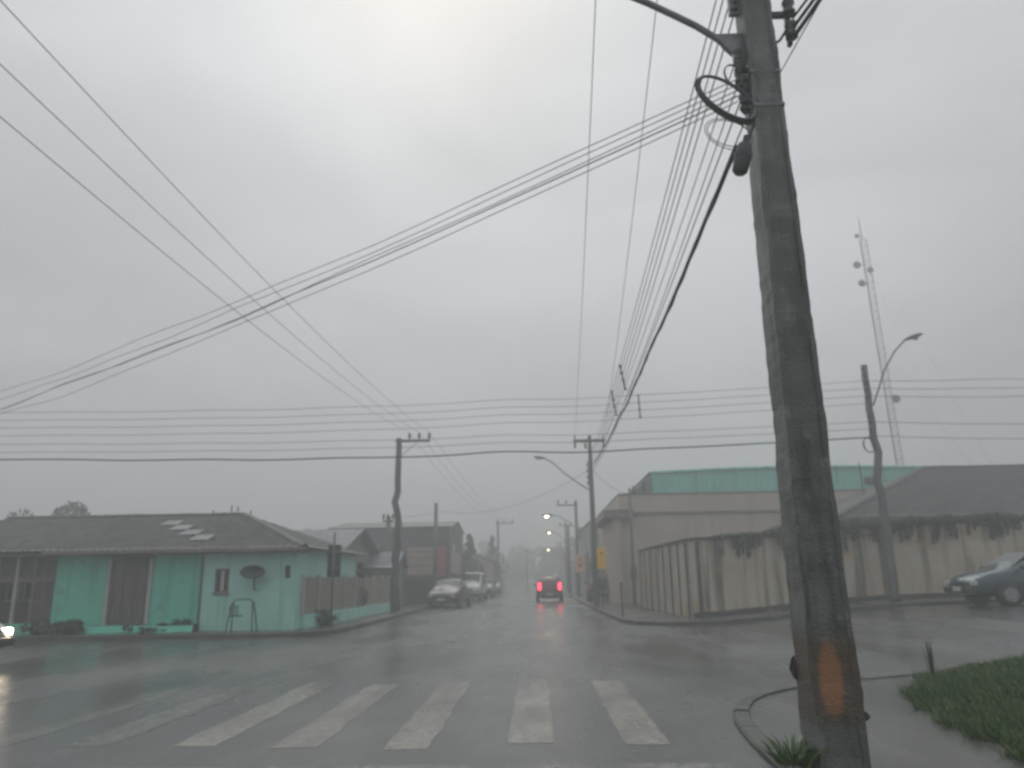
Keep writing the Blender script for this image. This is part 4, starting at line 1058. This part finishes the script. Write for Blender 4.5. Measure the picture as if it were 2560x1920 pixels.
# ------------------------------------------------------------------ generic house builder
def gable_house(label, loc, rz, W, D, ze_, zr_, wall, roofm, name='house', wins=(), door=None, over=.4, cat='house', corr=.18, ridge_x=True, group=None):
    t = thing(name, label, cat, loc, rz, group)
    wl = MB()
    wl.prism([(-W / 2, -D / 2, -.2), (-W / 2, D / 2, -.2), (-W / 2, D / 2, ze_), (-W / 2, 0, zr_ - .05), (-W / 2, -D / 2, ze_)] if ridge_x else
             [(-W / 2, -D / 2, -.2), (W / 2, -D / 2, -.2), (W / 2, -D / 2, ze_), (0, -D / 2, zr_ - .05), (-W / 2, -D / 2, ze_)], (W, 0, 0) if ridge_x else (0, D, 0))
    wl.build('wall', MAT[wall], t)
    if ridge_x:
        k = (zr_ - ze_) / (D / 2); e = ze_ - k * over
        q1 = [(-W / 2 - over, -D / 2 - over, e), (W / 2 + over, -D / 2 - over, e), (W / 2 + over, 0, zr_), (-W / 2 - over, 0, zr_)]
        q2 = [(W / 2 + over, D / 2 + over, e), (-W / 2 - over, D / 2 + over, e), (-W / 2 - over, 0, zr_), (W / 2 + over, 0, zr_)]
    else:
        k = (zr_ - ze_) / (W / 2); e = ze_ - k * over
        q1 = [(W / 2 + over, -D / 2 - over, e), (W / 2 + over, D / 2 + over, e), (0, D / 2 + over, zr_), (0, -D / 2 - over, zr_)]
        q2 = [(-W / 2 - over, D / 2 + over, e), (-W / 2 - over, -D / 2 - over, e), (0, -D / 2 - over, zr_), (0, D / 2 + over, zr_)]
    r = tiled_slope(q1, corr, 5, .025, .015, 4).build('roof', MAT[roofm], t, smooth=True)
    tiled_slope(q2, corr, 5, .025, .015, 4).build('roof_slope', MAT[roofm], r, smooth=True)
    for (x, z, w, hh, face) in wins:
        if face == 'f':
            o = MB().span((x - w / 2, -D / 2 - .02, z), (x + w / 2, -D / 2 + .03, z + hh)).build('window', MAT['glass'], t)
            g = MB(); 
            for u in (x - w / 2, x - .02, x + w / 2 - .04): g.span((u, -D / 2 - .05, z), (u + .04, -D / 2 - .022, z + hh))
            for u in (z - .02, z + hh - .02): g.span((x - w / 2 - .05, -D / 2 - .06, u), (x + w / 2 + .05, -D / 2 - .052, u + .06))
            g.build('frame', MAT['white_paint'], o)
        else:
            sx = 1 if face == 'r' else -1
            o = MB().span((sx * W / 2 - .03, x - w / 2, z), (sx * (W / 2 + .02), x + w / 2, z + hh)).build('window', MAT['glass'], t)
    if door:
        x, w, hh, face = door
        if face == 'f': MB().span((x - w / 2, -D / 2 - .03, -.1), (x + w / 2, -D / 2 + .03, hh)).build('door', MAT['slat_dark'], t)
        else:
            sx = 1 if face == 'r' else -1
            MB().span((sx * W / 2 - .03, x - w / 2, -.1), (sx * (W / 2 + .03), x + w / 2, hh)).build('door', MAT['slat_dark'], t)
    return t
# low houses behind the corner house
gable_house('low house with pale zinc roof behind the corner house', (-12.2, 37.5, .1), R(-4), 7.0, 6.5, 2.6, 3.75, 'mid_wall', 'zinc', wins=((-1.5, 1.0, 1.2, 1.0, 'f'), (1.6, 1.0, 1.2, 1.0, 'f')))
gable_house('house with grey tile roof behind the left end of the corner house', (-20.5, 36.5, .1), R(3), 9.0, 7, 2.9, 4.35, 'mid_wall', 'tile_grey', wins=((-2, 1.1, 1.2, 1.0, 'f'), (2, 1.1, 1.2, 1.0, 'f')))
gable_house('small zinc roofed shed between the bushes and the dark shop', (-8.9, 40.2, .1), R(2), 3.4, 3.4, 2.05, 2.75, 'mid_wall', 'zinc', name='shed', cat='shed', over=.3, door=(0, .8, 1.9, 'f'))
# dark gabled shop
s_ = gable_house('large dark grey gabled shop building beyond the left pole', (-9.25, 52.5, .1), 0, 7.6, 9.0, 4.55, 5.15, 'grey_wall', 'tile_grey', name='shop_building', cat='shop', over=.15, wins=((-.8, 2.1, .55, 1.3, 'f'), (-2, 2.5, 1.2, 1.1, 'r')))
MB().span((1.25, -4.6, 1.62), (2.95, -4.53, 3.3)).build('sign_board', MAT['shop_beige'], s_)
for z in (2.15, 2.62, 3.0): MB().span((1.25, -4.63, z), (2.9, -4.603, z + .05)).build('board_strip', MAT['brown_wall'], s_)
MB().span((2.955, -4.62, 1.5), (3.62, -4.53, 3.35)).build('sign_board', MAT['shop_pink'], s_)
MB().span((3.82, -4.0, 1.7), (3.90, 1.5, 3.1)).build('sign_board', MAT['shop_beige'], s_)
MB().hexa([(1.0, -5.4, 1.36), (3.75, -5.4, 1.36), (3.75, -4.53, 1.5), (1.0, -4.53, 1.5)], [(1.0, -5.4, 1.42), (3.75, -5.4, 1.42), (3.75, -4.53, 1.58), (1.0, -4.53, 1.58)]).build('awning', MAT['sign_dark'], s_)
MB().span((1.2, -4.55, -.1), (3.4, -4.48, 1.36)).build('shop_front', MAT['dark'], s_)
for x in (1.0, 3.65): MB().span((x, -5.35, -.1), (x + .08, -5.27, 1.36)).build('awning_post', MAT['dark_steel'], s_)
MB().span((-.2, -4.6, -.1), (.8, -4.53, 2.0)).build('door', MAT['slat_dark'], s_)
# houses further down the left
gable_house('pale walled house with low brown roof far down on the left', (-6.8, 74, .1), R(2), 5.2, 7, 3.0, 4.0, 'beige', 'tile_brown', wins=((-1.2, 1.0, 1.0, 1.1, 'f'), (1.3, 1.0, 1.0, 1.1, 'f'), (0, 1.0, 1.2, 1.1, 'r')), door=(0, .9, 2.0, 'f'), ridge_x=False)
gable_house('far grey house behind the parked cars on the left', (-7.4, 92, .1), 0, 6, 8, 3.2, 4.3, 'mid_wall', 'tile_grey', wins=((1, 1.0, 1.1, 1.1, 'f'), (0, 1.0, 1.2, 1.1, 'r')))
gable_house('farthest low house on the left side of the street', (-8.2, 112, .1), 0, 7, 8, 3.1, 4.2, 'beige', 'tile_brown', wins=((1.5, 1.0, 1.1, 1.1, 'f'),))
gable_house('distant roof between the trees at the far left', (-27, 52, .1), R(5), 10, 7, 3.4, 5.0, 'beige', 'tile_brown', wins=((0, 1.1, 1.2, 1.1, 'f'),))
gable_house('far house right of the street behind the yellow sign', (7.3, 96, .1), 0, 6, 8, 3.4, 4.8, 'mid_wall', 'tile_grey', wins=((-1.2, 1.0, 1.1, 1.1, 'f'),))

# ------------------------------------------------------------------ beige building with teal top (right)
bb = thing('commercial_building', 'beige two-storey building with teal sheet-clad top behind the boundary wall', 'building', (0, 0, 0))
MB().span((4.3, 40, -.2), (21.5, 54, 5.55)).build('wall', MAT['beige'], bb)
MB().span((4.0, 39.6, -.2), (4.296, 47, 4.35)).build('wall', MAT['beige'], bb)
MB().span((3.45, 39.4, 4.36), (5.0, 48, 4.78)).build('canopy_slab', MAT['beige_trim'], bb, bevel=.03)
MB().span((5.004, 39.9, 4.55), (21.5, 39.996, 4.66)).build('ledge', MAT['beige_trim'], bb)
MB().span((4.28, 39.96, 5.552), (21.55, 54, 5.63)).build('coping', MAT['beige_trim'], bb)
# teal volume: vertical sheets under a slightly arched rim
def arch(x): return 6.75 + .16 * math.sin(max(0, min(1, (x - 6.2) / 14.2)) * math.pi)
shx = [6.15 + i * .712 for i in range(21)]
for i in range(20):
    xa, xb = shx[i] + .006, shx[i + 1] - .006
    V = []; F = []; n = 12
    for j in range(n + 1):
        x = xa + (xb - xa) * j / n; y = 40.35 - .02 * (j % 2)
        V += [(x, y, 5.64), (x, y, arch(x) - .04)]
    for j in range(n): F.append((2 * j, 2 * j + 2, 2 * j + 3, 2 * j + 1))
    MB().add(V, F).build('cladding_sheet', MAT['teal_sheet'], bb)
MB().span((6.2, 40.40, 5.64), (20.35, 53, 6.6)).build('attic_core', MAT['grey_wall'], bb)
rf = MB(); V = []; F = []; n = 40
for j in range(n + 1):
    x = 6.05 + 14.4 * j / n; V += [(x, 40.22, arch(x) - .05), (x, 40.22, arch(x) + .05), (x, 53.2, arch(x) + .05)]
for j in range(n): F += [(3 * j, 3 * j + 3, 3 * j + 4, 3 * j + 1), (3 * j + 1, 3 * j + 4, 3 * j + 5, 3 * j + 2)]
rf.add(V, F).build('roof', MAT['teal_sheet'], bb, smooth=True)
MB().hexa([(4.75, 40.5, 5.64), (6.12, 40.36, 5.64), (6.12, 52, 5.64), (4.75, 52, 5.64)], [(5.35, 40.5, 5.95), (6.12, 40.36, 6.72), (6.12, 52, 6.72), (5.35, 52, 5.95)]).build('side_slope', MAT['mid_wall'], bb)
for x in (5.1, 5.62): MB().span((x, 40.3, 5.64), (x + .1, 40.36, 6.0 + (x - 5) * .5)).build('strut', MAT['dark_steel'], bb)
MB().span((17.2, 40.2, 5.95), (18.0, 40.30, 6.25)).build('vent_panel', MAT['sign_dark'], bb)
for (x, z) in ((8, 1.2), (12, 1.2), (16, 1.2)):
    o = MB().span((x, 39.97, z), (x + 1.2, 40.02, z + 1.1)).build('window', MAT['glass'], bb)
    MB().span((x - .06, 39.94, z - .08), (x + 1.26, 39.99, z - .01)).build('sill', MAT['beige_trim'], o)
# grey building further on and pale roof to the right
gb = thing('grey_building', 'plain grey block beyond the beige building at the right kerb', 'building', (0, 0, 0))
MB().span((4.2, 61, -.2), (10, 72, 5.6)).build('wall', MAT['mid_wall'], gb)
MB().span((4.1, 60.9, 5.6), (10.1, 72.1, 5.75)).build('coping', MAT['grey_wall'], gb)
for (y, z) in ((63, 3.2), (67, 3.2), (63, .9), (67, .9)):
    MB().span((4.17, y, z), (4.25, y + 1.4, z + 1.3)).build('window', MAT['glass'], gb)
MB().span((5.0, 60.97, 3.0), (6.3, 61.03, 4.2)).build('window', MAT['glass'], gb)
MB().span((3.3, 60.6, 2.6), (5.4, 66, 2.75)).build('canopy', MAT['zinc'], gb)
gable_house('pale sheet roofed hall behind the grey tiled roof on the right', (27.2, 60, .5), R(2), 7.5, 8, 7.2, 8.5, 'mid_wall', 'pale_sheet', name='hall', cat='building', wins=((0, 5.2, 2.0, 1.0, 'f'),))

# ------------------------------------------------------------------ tiled house on the right
rh = thing('tiled_house', 'house with big grey hipped tile roof behind the boundary wall on the right', 'house', (0, 0, 0))
HX0, HX1, HY0, HY1, HZ, HR = 11.3, 34.0, 29.3, 40.5, 3.42, 5.95
MB().span((HX0 + .7, HY0 + .7, .2), (HX1 - .7, HY1 - .7, HZ)).build('wall', MAT['beige'], rh)
hy = (HY0 + HY1) / 2; hxr = HX0 + 6.3
r_ = tiled_slope([(HX0, HY0, HZ), (HX1, HY0, HZ), (HX1 - 6.3, hy, HR), (hxr, hy, HR)], .23, 20, .04, .035).build('roof', MAT['tile_grey'], rh, smooth=True)
tiled_slope([(HX0, HY1, HZ), (HX0, HY0, HZ), (hxr, hy - .02, HR), (hxr, hy, HR)], .23, 20, .04, .035).build('roof_slope', MAT['tile_grey'], r_, smooth=True)
tiled_slope([(HX1, HY1, HZ), (HX0, HY1, HZ), (hxr, hy, HR), (HX1 - 6.3, hy, HR)], .23, 8, .04, .035, 3).build('roof_slope', MAT['tile_grey'], r_, smooth=True)
tiled_slope([(HX1, HY0, HZ), (HX1, HY1, HZ), (HX1 - 6.3, hy, HR), (HX1 - 6.3, hy - .02, HR)], .23, 8, .04, .035, 3).build('roof_slope', MAT['tile_grey'], r_, smooth=True)
ridge_tiles(r_, (HX0 + .05, HY0 + .05, HZ + .05), (hxr, hy, HR), 24, MAT['tile_grey'], .14, 'hip_tile')
ridge_tiles(r_, (hxr, hy, HR), (HX1 - 6.3, hy, HR), 26, MAT['tile_grey'], .13)
MB().span((HX0 - .03, HY0 - .10, HZ - .16), (HX1 + .03, HY0 - .02, HZ + .02)).build('gutter', MAT['grey_wall'], rh, bevel=.02)
MB().span((HX0, HY0, HZ - .12), (HX1, HY0 + .7, HZ - .06)).build('soffit', MAT['grey_wall'], rh)
for x in (13.5, 16.5, 20.5):
    o = MB().span((x, HY0 + .67, 1.5), (x + 1.4, HY0 + .73, 2.7)).build('window', MAT['glass'], rh)
    g = MB(); g.span((x, HY0 + .64, 1.5), (x + .06, HY0 + .668, 2.7)); g.span((x + .67, HY0 + .64, 1.5), (x + .73, HY0 + .668, 2.7)); g.span((x + 1.34, HY0 + .64, 1.5), (x + 1.4, HY0 + .668, 2.7)); g.build('frame', MAT['white_paint'], o)
MB().span((21.0, 32.0, 4.6), (21.5, 32.5, 5.6)).build('chimney', MAT['grey_wall'], r_)
an = thing('roof_aerial', 'thin television aerial mast beside the hip of the grey tiled roof', 'aerial', (14.2, 33.5, 4.0))
MB().tube([(0, 0, 0), (-.06, 0, 2.1)], .022, 6).build('mast', MAT['dark_steel'], an)
g = MB()
for i in range(5): g.tube([(.1 + i * .12, 0, 1.15), (.1 + i * .12, 0, 1.5)], .014, 4)
g.tube([(-.02, 0, 1.33), (.68, 0, 1.33)], .016, 4); g.build('antenna', MAT['dark_steel'], an)

# ------------------------------------------------------------------ guyed lattice mast
tw = thing('lattice_mast', 'tall guyed lattice radio mast with dishes behind the right roofs', 'mast', (26.2, 55, .5))
def tri(z, w, k): a = R(90 + 120 * k); return Vector((math.cos(a) * w, math.sin(a) * w, z))
MH, MW = 25.9, .29
tw.rotation_euler = (0, R(-1.2), 0)
for k in range(3):
    MB().tube([tri(0, MW, k), tri(MH, MW, k)], .03, 5).build('leg', MAT['steel'], tw)
nb = 44; g = MB(); g2 = MB()
for i in range(nb):
    za, zb = MH * i / nb, MH * (i + 1) / nb
    for k in range(3):
        g.tube([tri(za, MW, k), tri(zb, MW, (k + 1) % 3)], .013, 4); g2.tube([tri(zb, MW, k), tri(zb, MW, (k + 1) % 3)], .013, 4)
g.build('diagonal_bracing', MAT['steel'], tw); g2.build('horizontal_bracing', MAT['steel'], tw)
MB().tube([(0, 0, MH), (0, 0, MH + 1.9)], [.05, .025], 6).build('spire', MAT['steel'], tw)
for i, (x, z, r, f) in enumerate(((-.75, 23.8, .30, 1), (.4, 23.5, .24, -1), (-.6, 22.3, .28, 1), (-.4, 26.2, .18, 1), (.7, 13.3, .32, -1))):
    g = MB().lathe([(.03, 0), (r * .7, .05), (r, .16), (r * .97, .22), (r * .5, .30), (.05, .34)], (x, -.3 if f > 0 else .1, z), 'Y', 14)
    g.build('dish', MAT['grey_wall'], tw, smooth=True)
    MB().tube([(0, 0, z), (x, 0, z)], .03, 5).build('dish_bracket', MAT['steel'], tw)
for k in range(3):
    a = R(35 + 120 * k); e = Vector((math.cos(a) * 13, math.sin(a) * 13, .3))
    for zt in (9, 17, 25): MB().tube([tri(zt, MW * .9, k), e], .005, 4).build('guy_wire', MAT['steel'], tw)

# ------------------------------------------------------------------ roadside signs on the right
ys_ = thing('street_sign', 'bright yellow upright street sign on a post at the right kerb ahead', 'sign', (3.05, 37.2, .12))
MB().tube([(0, 0, -.1), (0, 0, 2.75)], .035, 8).build('post', MAT['steel'], ys_, smooth=True)
MB().span((-.21, -.065, 1.70), (.21, -.036, 2.68)).build('panel', MAT['sign_yellow'], ys_, bevel=.01)
MB().prism([(-.07, -.069, 2.36), (.07, -.069, 2.36), (.09, -.069, 2.43), (-.09, -.069, 2.43)], (0, .003, 0)).build('mark', MAT['sign_mark'], ys_)
MB().span((-.19, -.062, 1.28), (.19, -.036, 1.66)).build('lower_panel', MAT['fence_slat'], ys_, bevel=.01)
ps_ = thing('street_sign', 'pale orange sign board left of the yellow sign', 'sign', (2.62, 40.5, .12))
MB().tube([(0, 0, -.1), (0, 0, 2.6)], .035, 8).build('post', MAT['steel'], ps_, smooth=True)
MB().span((-.66, -.07, 1.55), (-.14, -.036, 2.48)).build('panel', MAT['sign_pale'], ps_, bevel=.03)
MB().span((-.45, -.075, 1.85), (-.34, -.072, 1.97)).build('mark', MAT['sign_mark'], ps_)
MB().span((-.50, -.075, 2.18), (-.30, -.072, 2.22)).build('mark', MAT['sign_mark'], ps_)
for z in (1.7, 2.3): MB().span((-.62, -.034, z), (.04, -.012, z + .04)).build('bracket', MAT['steel'], ps_)
mk = thing('marker_post', 'short dark marker post on the pavement before the wall corner', 'post', (2.85, 27.0, .12))
MB().tube([(0, 0, -.05), (0, 0, 1.1)], .03, 7).build('shaft', MAT['dark_steel'], mk)
MB().tube([(0, 0, .98), (0, 0, 1.12)], .042, 7).build('cap', MAT['black_trim'], mk)

# ------------------------------------------------------------------ vehicles
HATCH = [(-1.95, .40, .72, .74, .66, .55), (-1.88, .30, .92, .96, .74, .62), (-1.66, .22, .98, 1.28, .78, .56), (-1.35, .20, .98, 1.45, .80, .58), (-.5, .19, .96, 1.50, .81, .60), (.25, .19, .95, 1.47, .81, .59), (1.02, .19, .93, .97, .80, .68), (1.55, .22, .86, .90, .78, .62), (1.86, .30, .74, .77, .72, .56), (1.95, .38, .58, .60, .64, .50)]
SEDAN = [(-2.2, .42, .80, .84, .68, .58), (-2.12, .30, .93, .97, .76, .64), (-1.5, .22, .96, 1.0, .82, .68), (-1.35, .21, .96, 1.04, .83, .64), (-.75, .20, .95, 1.42, .84, .60), (-.2, .20, .94, 1.47, .85, .61), (.35, .20, .93, 1.42, .85, .60), (1.1, .20, .91, .96, .84, .70), (1.75, .23, .82, .86, .80, .64), (2.1, .30, .70, .73, .72, .56), (2.2, .40, .55, .57, .64, .50)]
VAN = [(-2.1, .45, 1.0, 1.04, .72, .62), (-2.05, .32, 1.10, 1.75, .80, .66), (-1.9, .26, 1.12, 1.86, .82, .70), (-.6, .25, 1.12, 1.90, .84, .72), (.5, .25, 1.10, 1.86, .84, .70), (1.25, .25, 1.06, 1.12, .83, .72), (1.75, .27, .96, 1.0, .80, .66), (2.02, .34, .78, .82, .74, .58), (2.1, .45, .62, .64, .66, .5)]
def ring(st):
    x, zl, zb, zt, hb, ht = st
    return [(x, 0, zl), (x, hb * .9, zl), (x, hb, zl + (zb - zl) * .45), (x, hb * .985, zb), (x, ht, zt), (x, ht * .55, zt + .025), (x, 0, zt + .03)]
def car(name, label, loc, rz, ST, paint, side_w, ws, rw, axles, tail='red_lens', head='lens', cat='car', group=None, wr=.30, rack=False):
    t = thing(name, label, cat, loc, rz, group)
    V = []; F = []
    for st in ST:
        hlf = ring(st); V += hlf + [(x, -y, z) for x, y, z in hlf[-2:0:-1]]
    n = 12; k = len(ST)
    for i in range(k - 1):
        for j in range(n): F.append((i * n + j, i * n + (j + 1) % n, (i + 1) * n + (j + 1) % n, (i + 1) * n + j))
    F += [tuple(range(n)), tuple(range((k - 1) * n, k * n))]
    MB().add(V, F).build('body', paint, t, smooth=True, sub=2)
    L_ = ST[-1][0]; Lr = ST[0][0]
    def gl(a, b, u0, u1, v0, v1, sy, off=.012):
        ra, rb = ring(ST[a]), ring(ST[b])
        def pt(u, v):
            lo = Vector(ra[3]).lerp(Vector(rb[3]), u); hi = Vector(ra[4]).lerp(Vector(rb[4]), u); p = lo.lerp(hi, v); return Vector((p.x, (p.y + off) * sy, p.z))
        return [pt(u0, v0), pt(u1, v0), pt(u1, v1), pt(u0, v1)]
    for (a, b, u0, u1, v1) in side_w:
        for sy in (1, -1):
            MB().prism(gl(a, b, u0, u1, .12, v1, sy), (0, -.01 * sy, 0)).build('side_window', MAT['glass'], t)
    for (a, b, nm) in ((ws[0], ws[1], 'windscreen'), (rw[0], rw[1], 'rear_window')):
        ra, rb = ring(ST[a]), ring(ST[b])   # a: base station, b: top station
        dx = .015 if nm == 'windscreen' else -.015
        p = lambda r, u, f: Vector((r[4][0], r[4][1] * u, r[4][2] + (r[6][2] - r[4][2]) * f))
        A, B = p(ra, .93, .4), p(ra, -.93, .4); C_, D_ = p(rb, -.9, .4), p(rb, .9, .4)
        A2_, B2_, C2, D2 = A.lerp(D_, .06), B.lerp(C_, .06), C_.lerp(B, .10), D_.lerp(A, .10)
        MB().prism([q + Vector((dx, 0, .02)) for q in (A2_, B2_, C2, D2)], (-dx, 0, -.012)).build(nm, MAT['glass'], t)
    hw = max(s[4] for s in ST)
    for ax in axles:
        for sy in (1, -1):
            MB().lathe([(wr + .045, -.07), (wr + .045, .07)], (ax, sy * (hw - .10), wr), 'Y', 18).build('wheel_arch', MAT['black_trim'], t)
            w = MB().lathe([(wr * .6, -.09), (wr * .93, -.09), (wr, -.06), (wr, .06), (wr * .93, .09), (wr * .6, .09)], (ax, sy * (hw - .075), wr), 'Y', 20).build('wheel', MAT['rubber'], t, smooth=True)
            MB().lathe([(.04, -.02), (wr * .35, -.015), (wr * .62, .0), (wr * .62, .02), (.04, .02)], (ax, sy * (hw + .012), wr), 'Y', 14).build('rim', MAT['rim'], w)
    zf = ST[-2][2]; zb = ST[1][2]
    for sy in (1, -1):
        MB().box((L_ - .10, sy * hw * .66, zf - .10), (.16, .30, .13), -sy * .25).build('headlight', MAT[head], t, bevel=.03)
        MB().box((Lr + .055, sy * hw * .76, zb - .10 + (.12 if tail == 'tail_lit' else 0)), (.12, .17, .26 if tail != 'tail_lit' else .42), sy * .12).build('taillight', MAT[tail], t, bevel=.03)
        MB().box((ST[ws[0]][0] - .15, sy * (hw + .09), ST[ws[0]][2] + .08), (.1, .16, .11)).build('mirror', MAT['black_trim'], t, bevel=.03)
    MB().box((L_ - .02, 0, .42), (.14, hw * 1.75, .17)).build('front_bumper', MAT['black_trim'], t, bevel=.04)
    MB().box((Lr + .02, 0, .44), (.14, hw * 1.75, .17)).build('rear_bumper', MAT['black_trim'], t, bevel=.04)
    MB().box((L_ - .03, 0, zf - .12), (.10, hw * .8, .08)).build('grille', MAT['black_trim'], t, bevel=.01)
    MB().box((L_ + .055, 0, .45), (.012, .40, .13)).build('number_plate', MAT['plate'], t)
    MB().box((Lr - .055, 0, .47), (.012, .40, .13)).build('number_plate', MAT['plate'], t)
    return t
HW = dict(side_w=((2, 5, .12, .48, .82), (3, 6, .50, .78, .80)), ws=(6, 5), rw=(1, 3), axles=(-1.22, 1.22))
HW = dict(side_w=((3, 4, .05, .95, .84), (4, 5, .05, .92, .84)), ws=(6, 5), rw=(1, 3), axles=(-1.22, 1.22))
SW = dict(side_w=((4, 5, .05, .95, .84), (5, 6, .05, .95, .84)), ws=(7, 6), rw=(3, 4), axles=(-1.32, 1.32))
VW = dict(side_w=((2, 3, .1, .9, .85), (3, 4, .06, .92, .85)), ws=(5, 4), rw=(0, 2), axles=(-1.3, 1.35))
PK = 'cars parked along the left kerb'
fwd, back = R(90), R(-90)
car('car', 'car driving away ahead with both tall red brake lights lit', (.72, 50, .0), fwd, HATCH, MAT['car_red'], tail='tail_lit', **HW)
car('parked_car', 'dark parked car with pale number plate, nearest at the left kerb', (-4.72, 42.2, 0), back - .10, SEDAN, MAT['car_dark'], group=PK, head='lens', **SW)
car('parked_van', 'white parked van behind the nearest dark car on the left', (-4.55, 54.5, 0), back - .06, VAN, MAT['car_white'], group=PK, cat='van', **VW)
car('parked_car', 'dark parked car just behind the white van on the left', (-4.3, 63.0, 0), back, HATCH, MAT['car_dark'], group=PK, **HW)
car('parked_car', 'far silver parked car, last in the left row', (-4.4, 76.0, 0), back, SEDAN, MAT['car_silver'], group=PK, **SW)
car('parked_car', 'dark parked car on the right pavement beside the yellow sign', (3.75, 46.5, .12), fwd, HATCH, MAT['car_dark'], **HW)
car('parked_car', 'dark blue car parked by the boundary wall at the right edge', (13.75, 22.0, h(13.7, 22.0)), math.pi, SEDAN, MAT['car_teal'], **SW)
car('car', 'car with glowing headlight entering at the far left edge', (-12.02, 13.9, 0), 0, SEDAN, MAT['car_silver'], head='head_lit', **SW)

# ------------------------------------------------------------------ trees
LB = 'trees behind the left roofs'
tree('tree', 'rounded tree rising behind the left roof ridge', (-29.2, 46, 0), 6.3, 2.0, 1.0, 18, 3200, .17, MAT['leaf_far'], 61, LB, low=.3)
tree('tree', 'small faint tree at the far left edge above the roofs', (-33.5, 49, 0), 6.0, 1.2, .8, 10, 1500, .17, MAT['leaf_far'], 62, LB, low=.5)
for i, (x, y, H, rx) in enumerate(((-15.5, 52, 4.9, 2.2), (-18.5, 50, 4.6, 2.0), (-12.6, 50, 4.7, 1.6), (-23.5, 47, 4.7, 2.0))):
    tree('tree', 'dark tree in the low row behind the zinc roofs, %s from the right' % ['second', 'third', 'first', 'fourth'][i], (x, y, 0), H, rx, .8, 14, 2000, .17, MAT['leaf_far'], 70 + i, LB, low=.3)
def conifer(label, loc, H, r, seed, group):
    rr = random.Random(seed); t = thing('conifer', label, 'tree', loc, 0, group)
    MB().tube([(0, 0, -.1), (.03, 0, H * .5), (0, .03, H)], [H * .025, H * .018, .02], 7).build('trunk', MAT['bark'], t, smooth=True)
    cl_ = []
    for i in range(26):
        z = H * (.22 + .76 * i / 26); q = r * (1 - i / 27) * rr.uniform(.6, 1.1) + .12; a = rr.random() * 6.28
        cl_.append((Vector((math.cos(a) * q * .6, math.sin(a) * q * .6, z)), (q * .6 + .1, q * .6 + .1, .20)))
    V, F = leaf_cloud(rr, cl_, 1900, .15); MB().add(V, F).build('crown', MAT['leaf_far'], t, fix=False)
CG = 'slim conifers past the dark shop'
conifer('slim dark conifer just past the dark shop, left one', (-6.45, 62, .1), 5.0, .8, 81, CG)
conifer('slim dark conifer just past the dark shop, right one', (-5.75, 66, .1), 5.1, .8, 82, CG)
conifer('faint conifer between the shop and the far crossarm pole', (-5.0, 88, .1), 6.2, 1.0, 83, CG)
tree('tree', 'small dark street tree before the pale far house', (-6.0, 67.5, .1), 3.6, 1.1, .6, 10, 1500, .12, MAT['leaf_far'], 84, None, low=.4)
FT = 'trees closing the far end of the street'
far = ((-9, 150, 8.5, 4.2), (-3, 165, 8.2, 4.0), (1.2, 150, 7.4, 2.6), (4.6, 143, 7.2, 2.4), (8.5, 138, 8.0, 3.4), (6.0, 112, 7.3, 2.3), (12, 128, 8.6, 3.6), (-13, 135, 7.5, 3.6), (-18, 120, 7.0, 3.4), (5.6, 82, 6.6, 1.7))
fl = ['leftmost but two', 'left of centre', 'just left of the lowest lamp', 'right below the lowest lamp', 'right of the lowest lamp', 'behind the far lit poles', 'rightmost', 'second from the left', 'leftmost', 'nearest, beside the second lit pole']
for i, (x, y, H, rx) in enumerate(far):
    tree('tree', 'hazy tree at the far end of the street, %s' % fl[i], (x, y, 0), H, rx, rx * .5, 16, 2600, .26 if y > 100 else .17, MAT['leaf_far'], 90 + i, FT, low=.22)
# low far-off wood closing the view behind the houses
rr = random.Random(99); cl_ = []
for i in range(150):
    x = -150 + i * 2.0 + rr.uniform(-1, 1); cl_.append((Vector((x, 190 + rr.uniform(-8, 8) + abs(x) * .05, rr.uniform(1, 3.5))), (3.2, 3, rr.uniform(2.0, 4.2))))
V, F = leaf_cloud(rr, cl_, 16000, .55)
tag(MB().add(V, F).build('far_wood', MAT['leaf_far'], fix=False), 'hazy far-off line of woods behind the houses', 'woods', kind='stuff')

# ------------------------------------------------------------------ rain haze
hz = MB().span((-245, -55, -1.2), (245, 410, 29.0)).build('haze', bpy.data.materials.new('rain_haze'))
tag(hz, 'grey rain haze filling the street', 'haze', kind='stuff')
hm = hz.data.materials[0]; hm.use_nodes = True; t = hm.node_tree; t.nodes.clear()
o_ = N(t, 'ShaderNodeOutputMaterial'); pv = N(t, 'ShaderNodeVolumePrincipled')
pv.inputs['Color'].default_value = (0.96, 0.975, 0.98, 1); pv.inputs['Density'].default_value = 0.0108; pv.inputs['Anisotropy'].default_value = 0.45
t.links.new(pv.outputs[0], o_.inputs['Volume'])
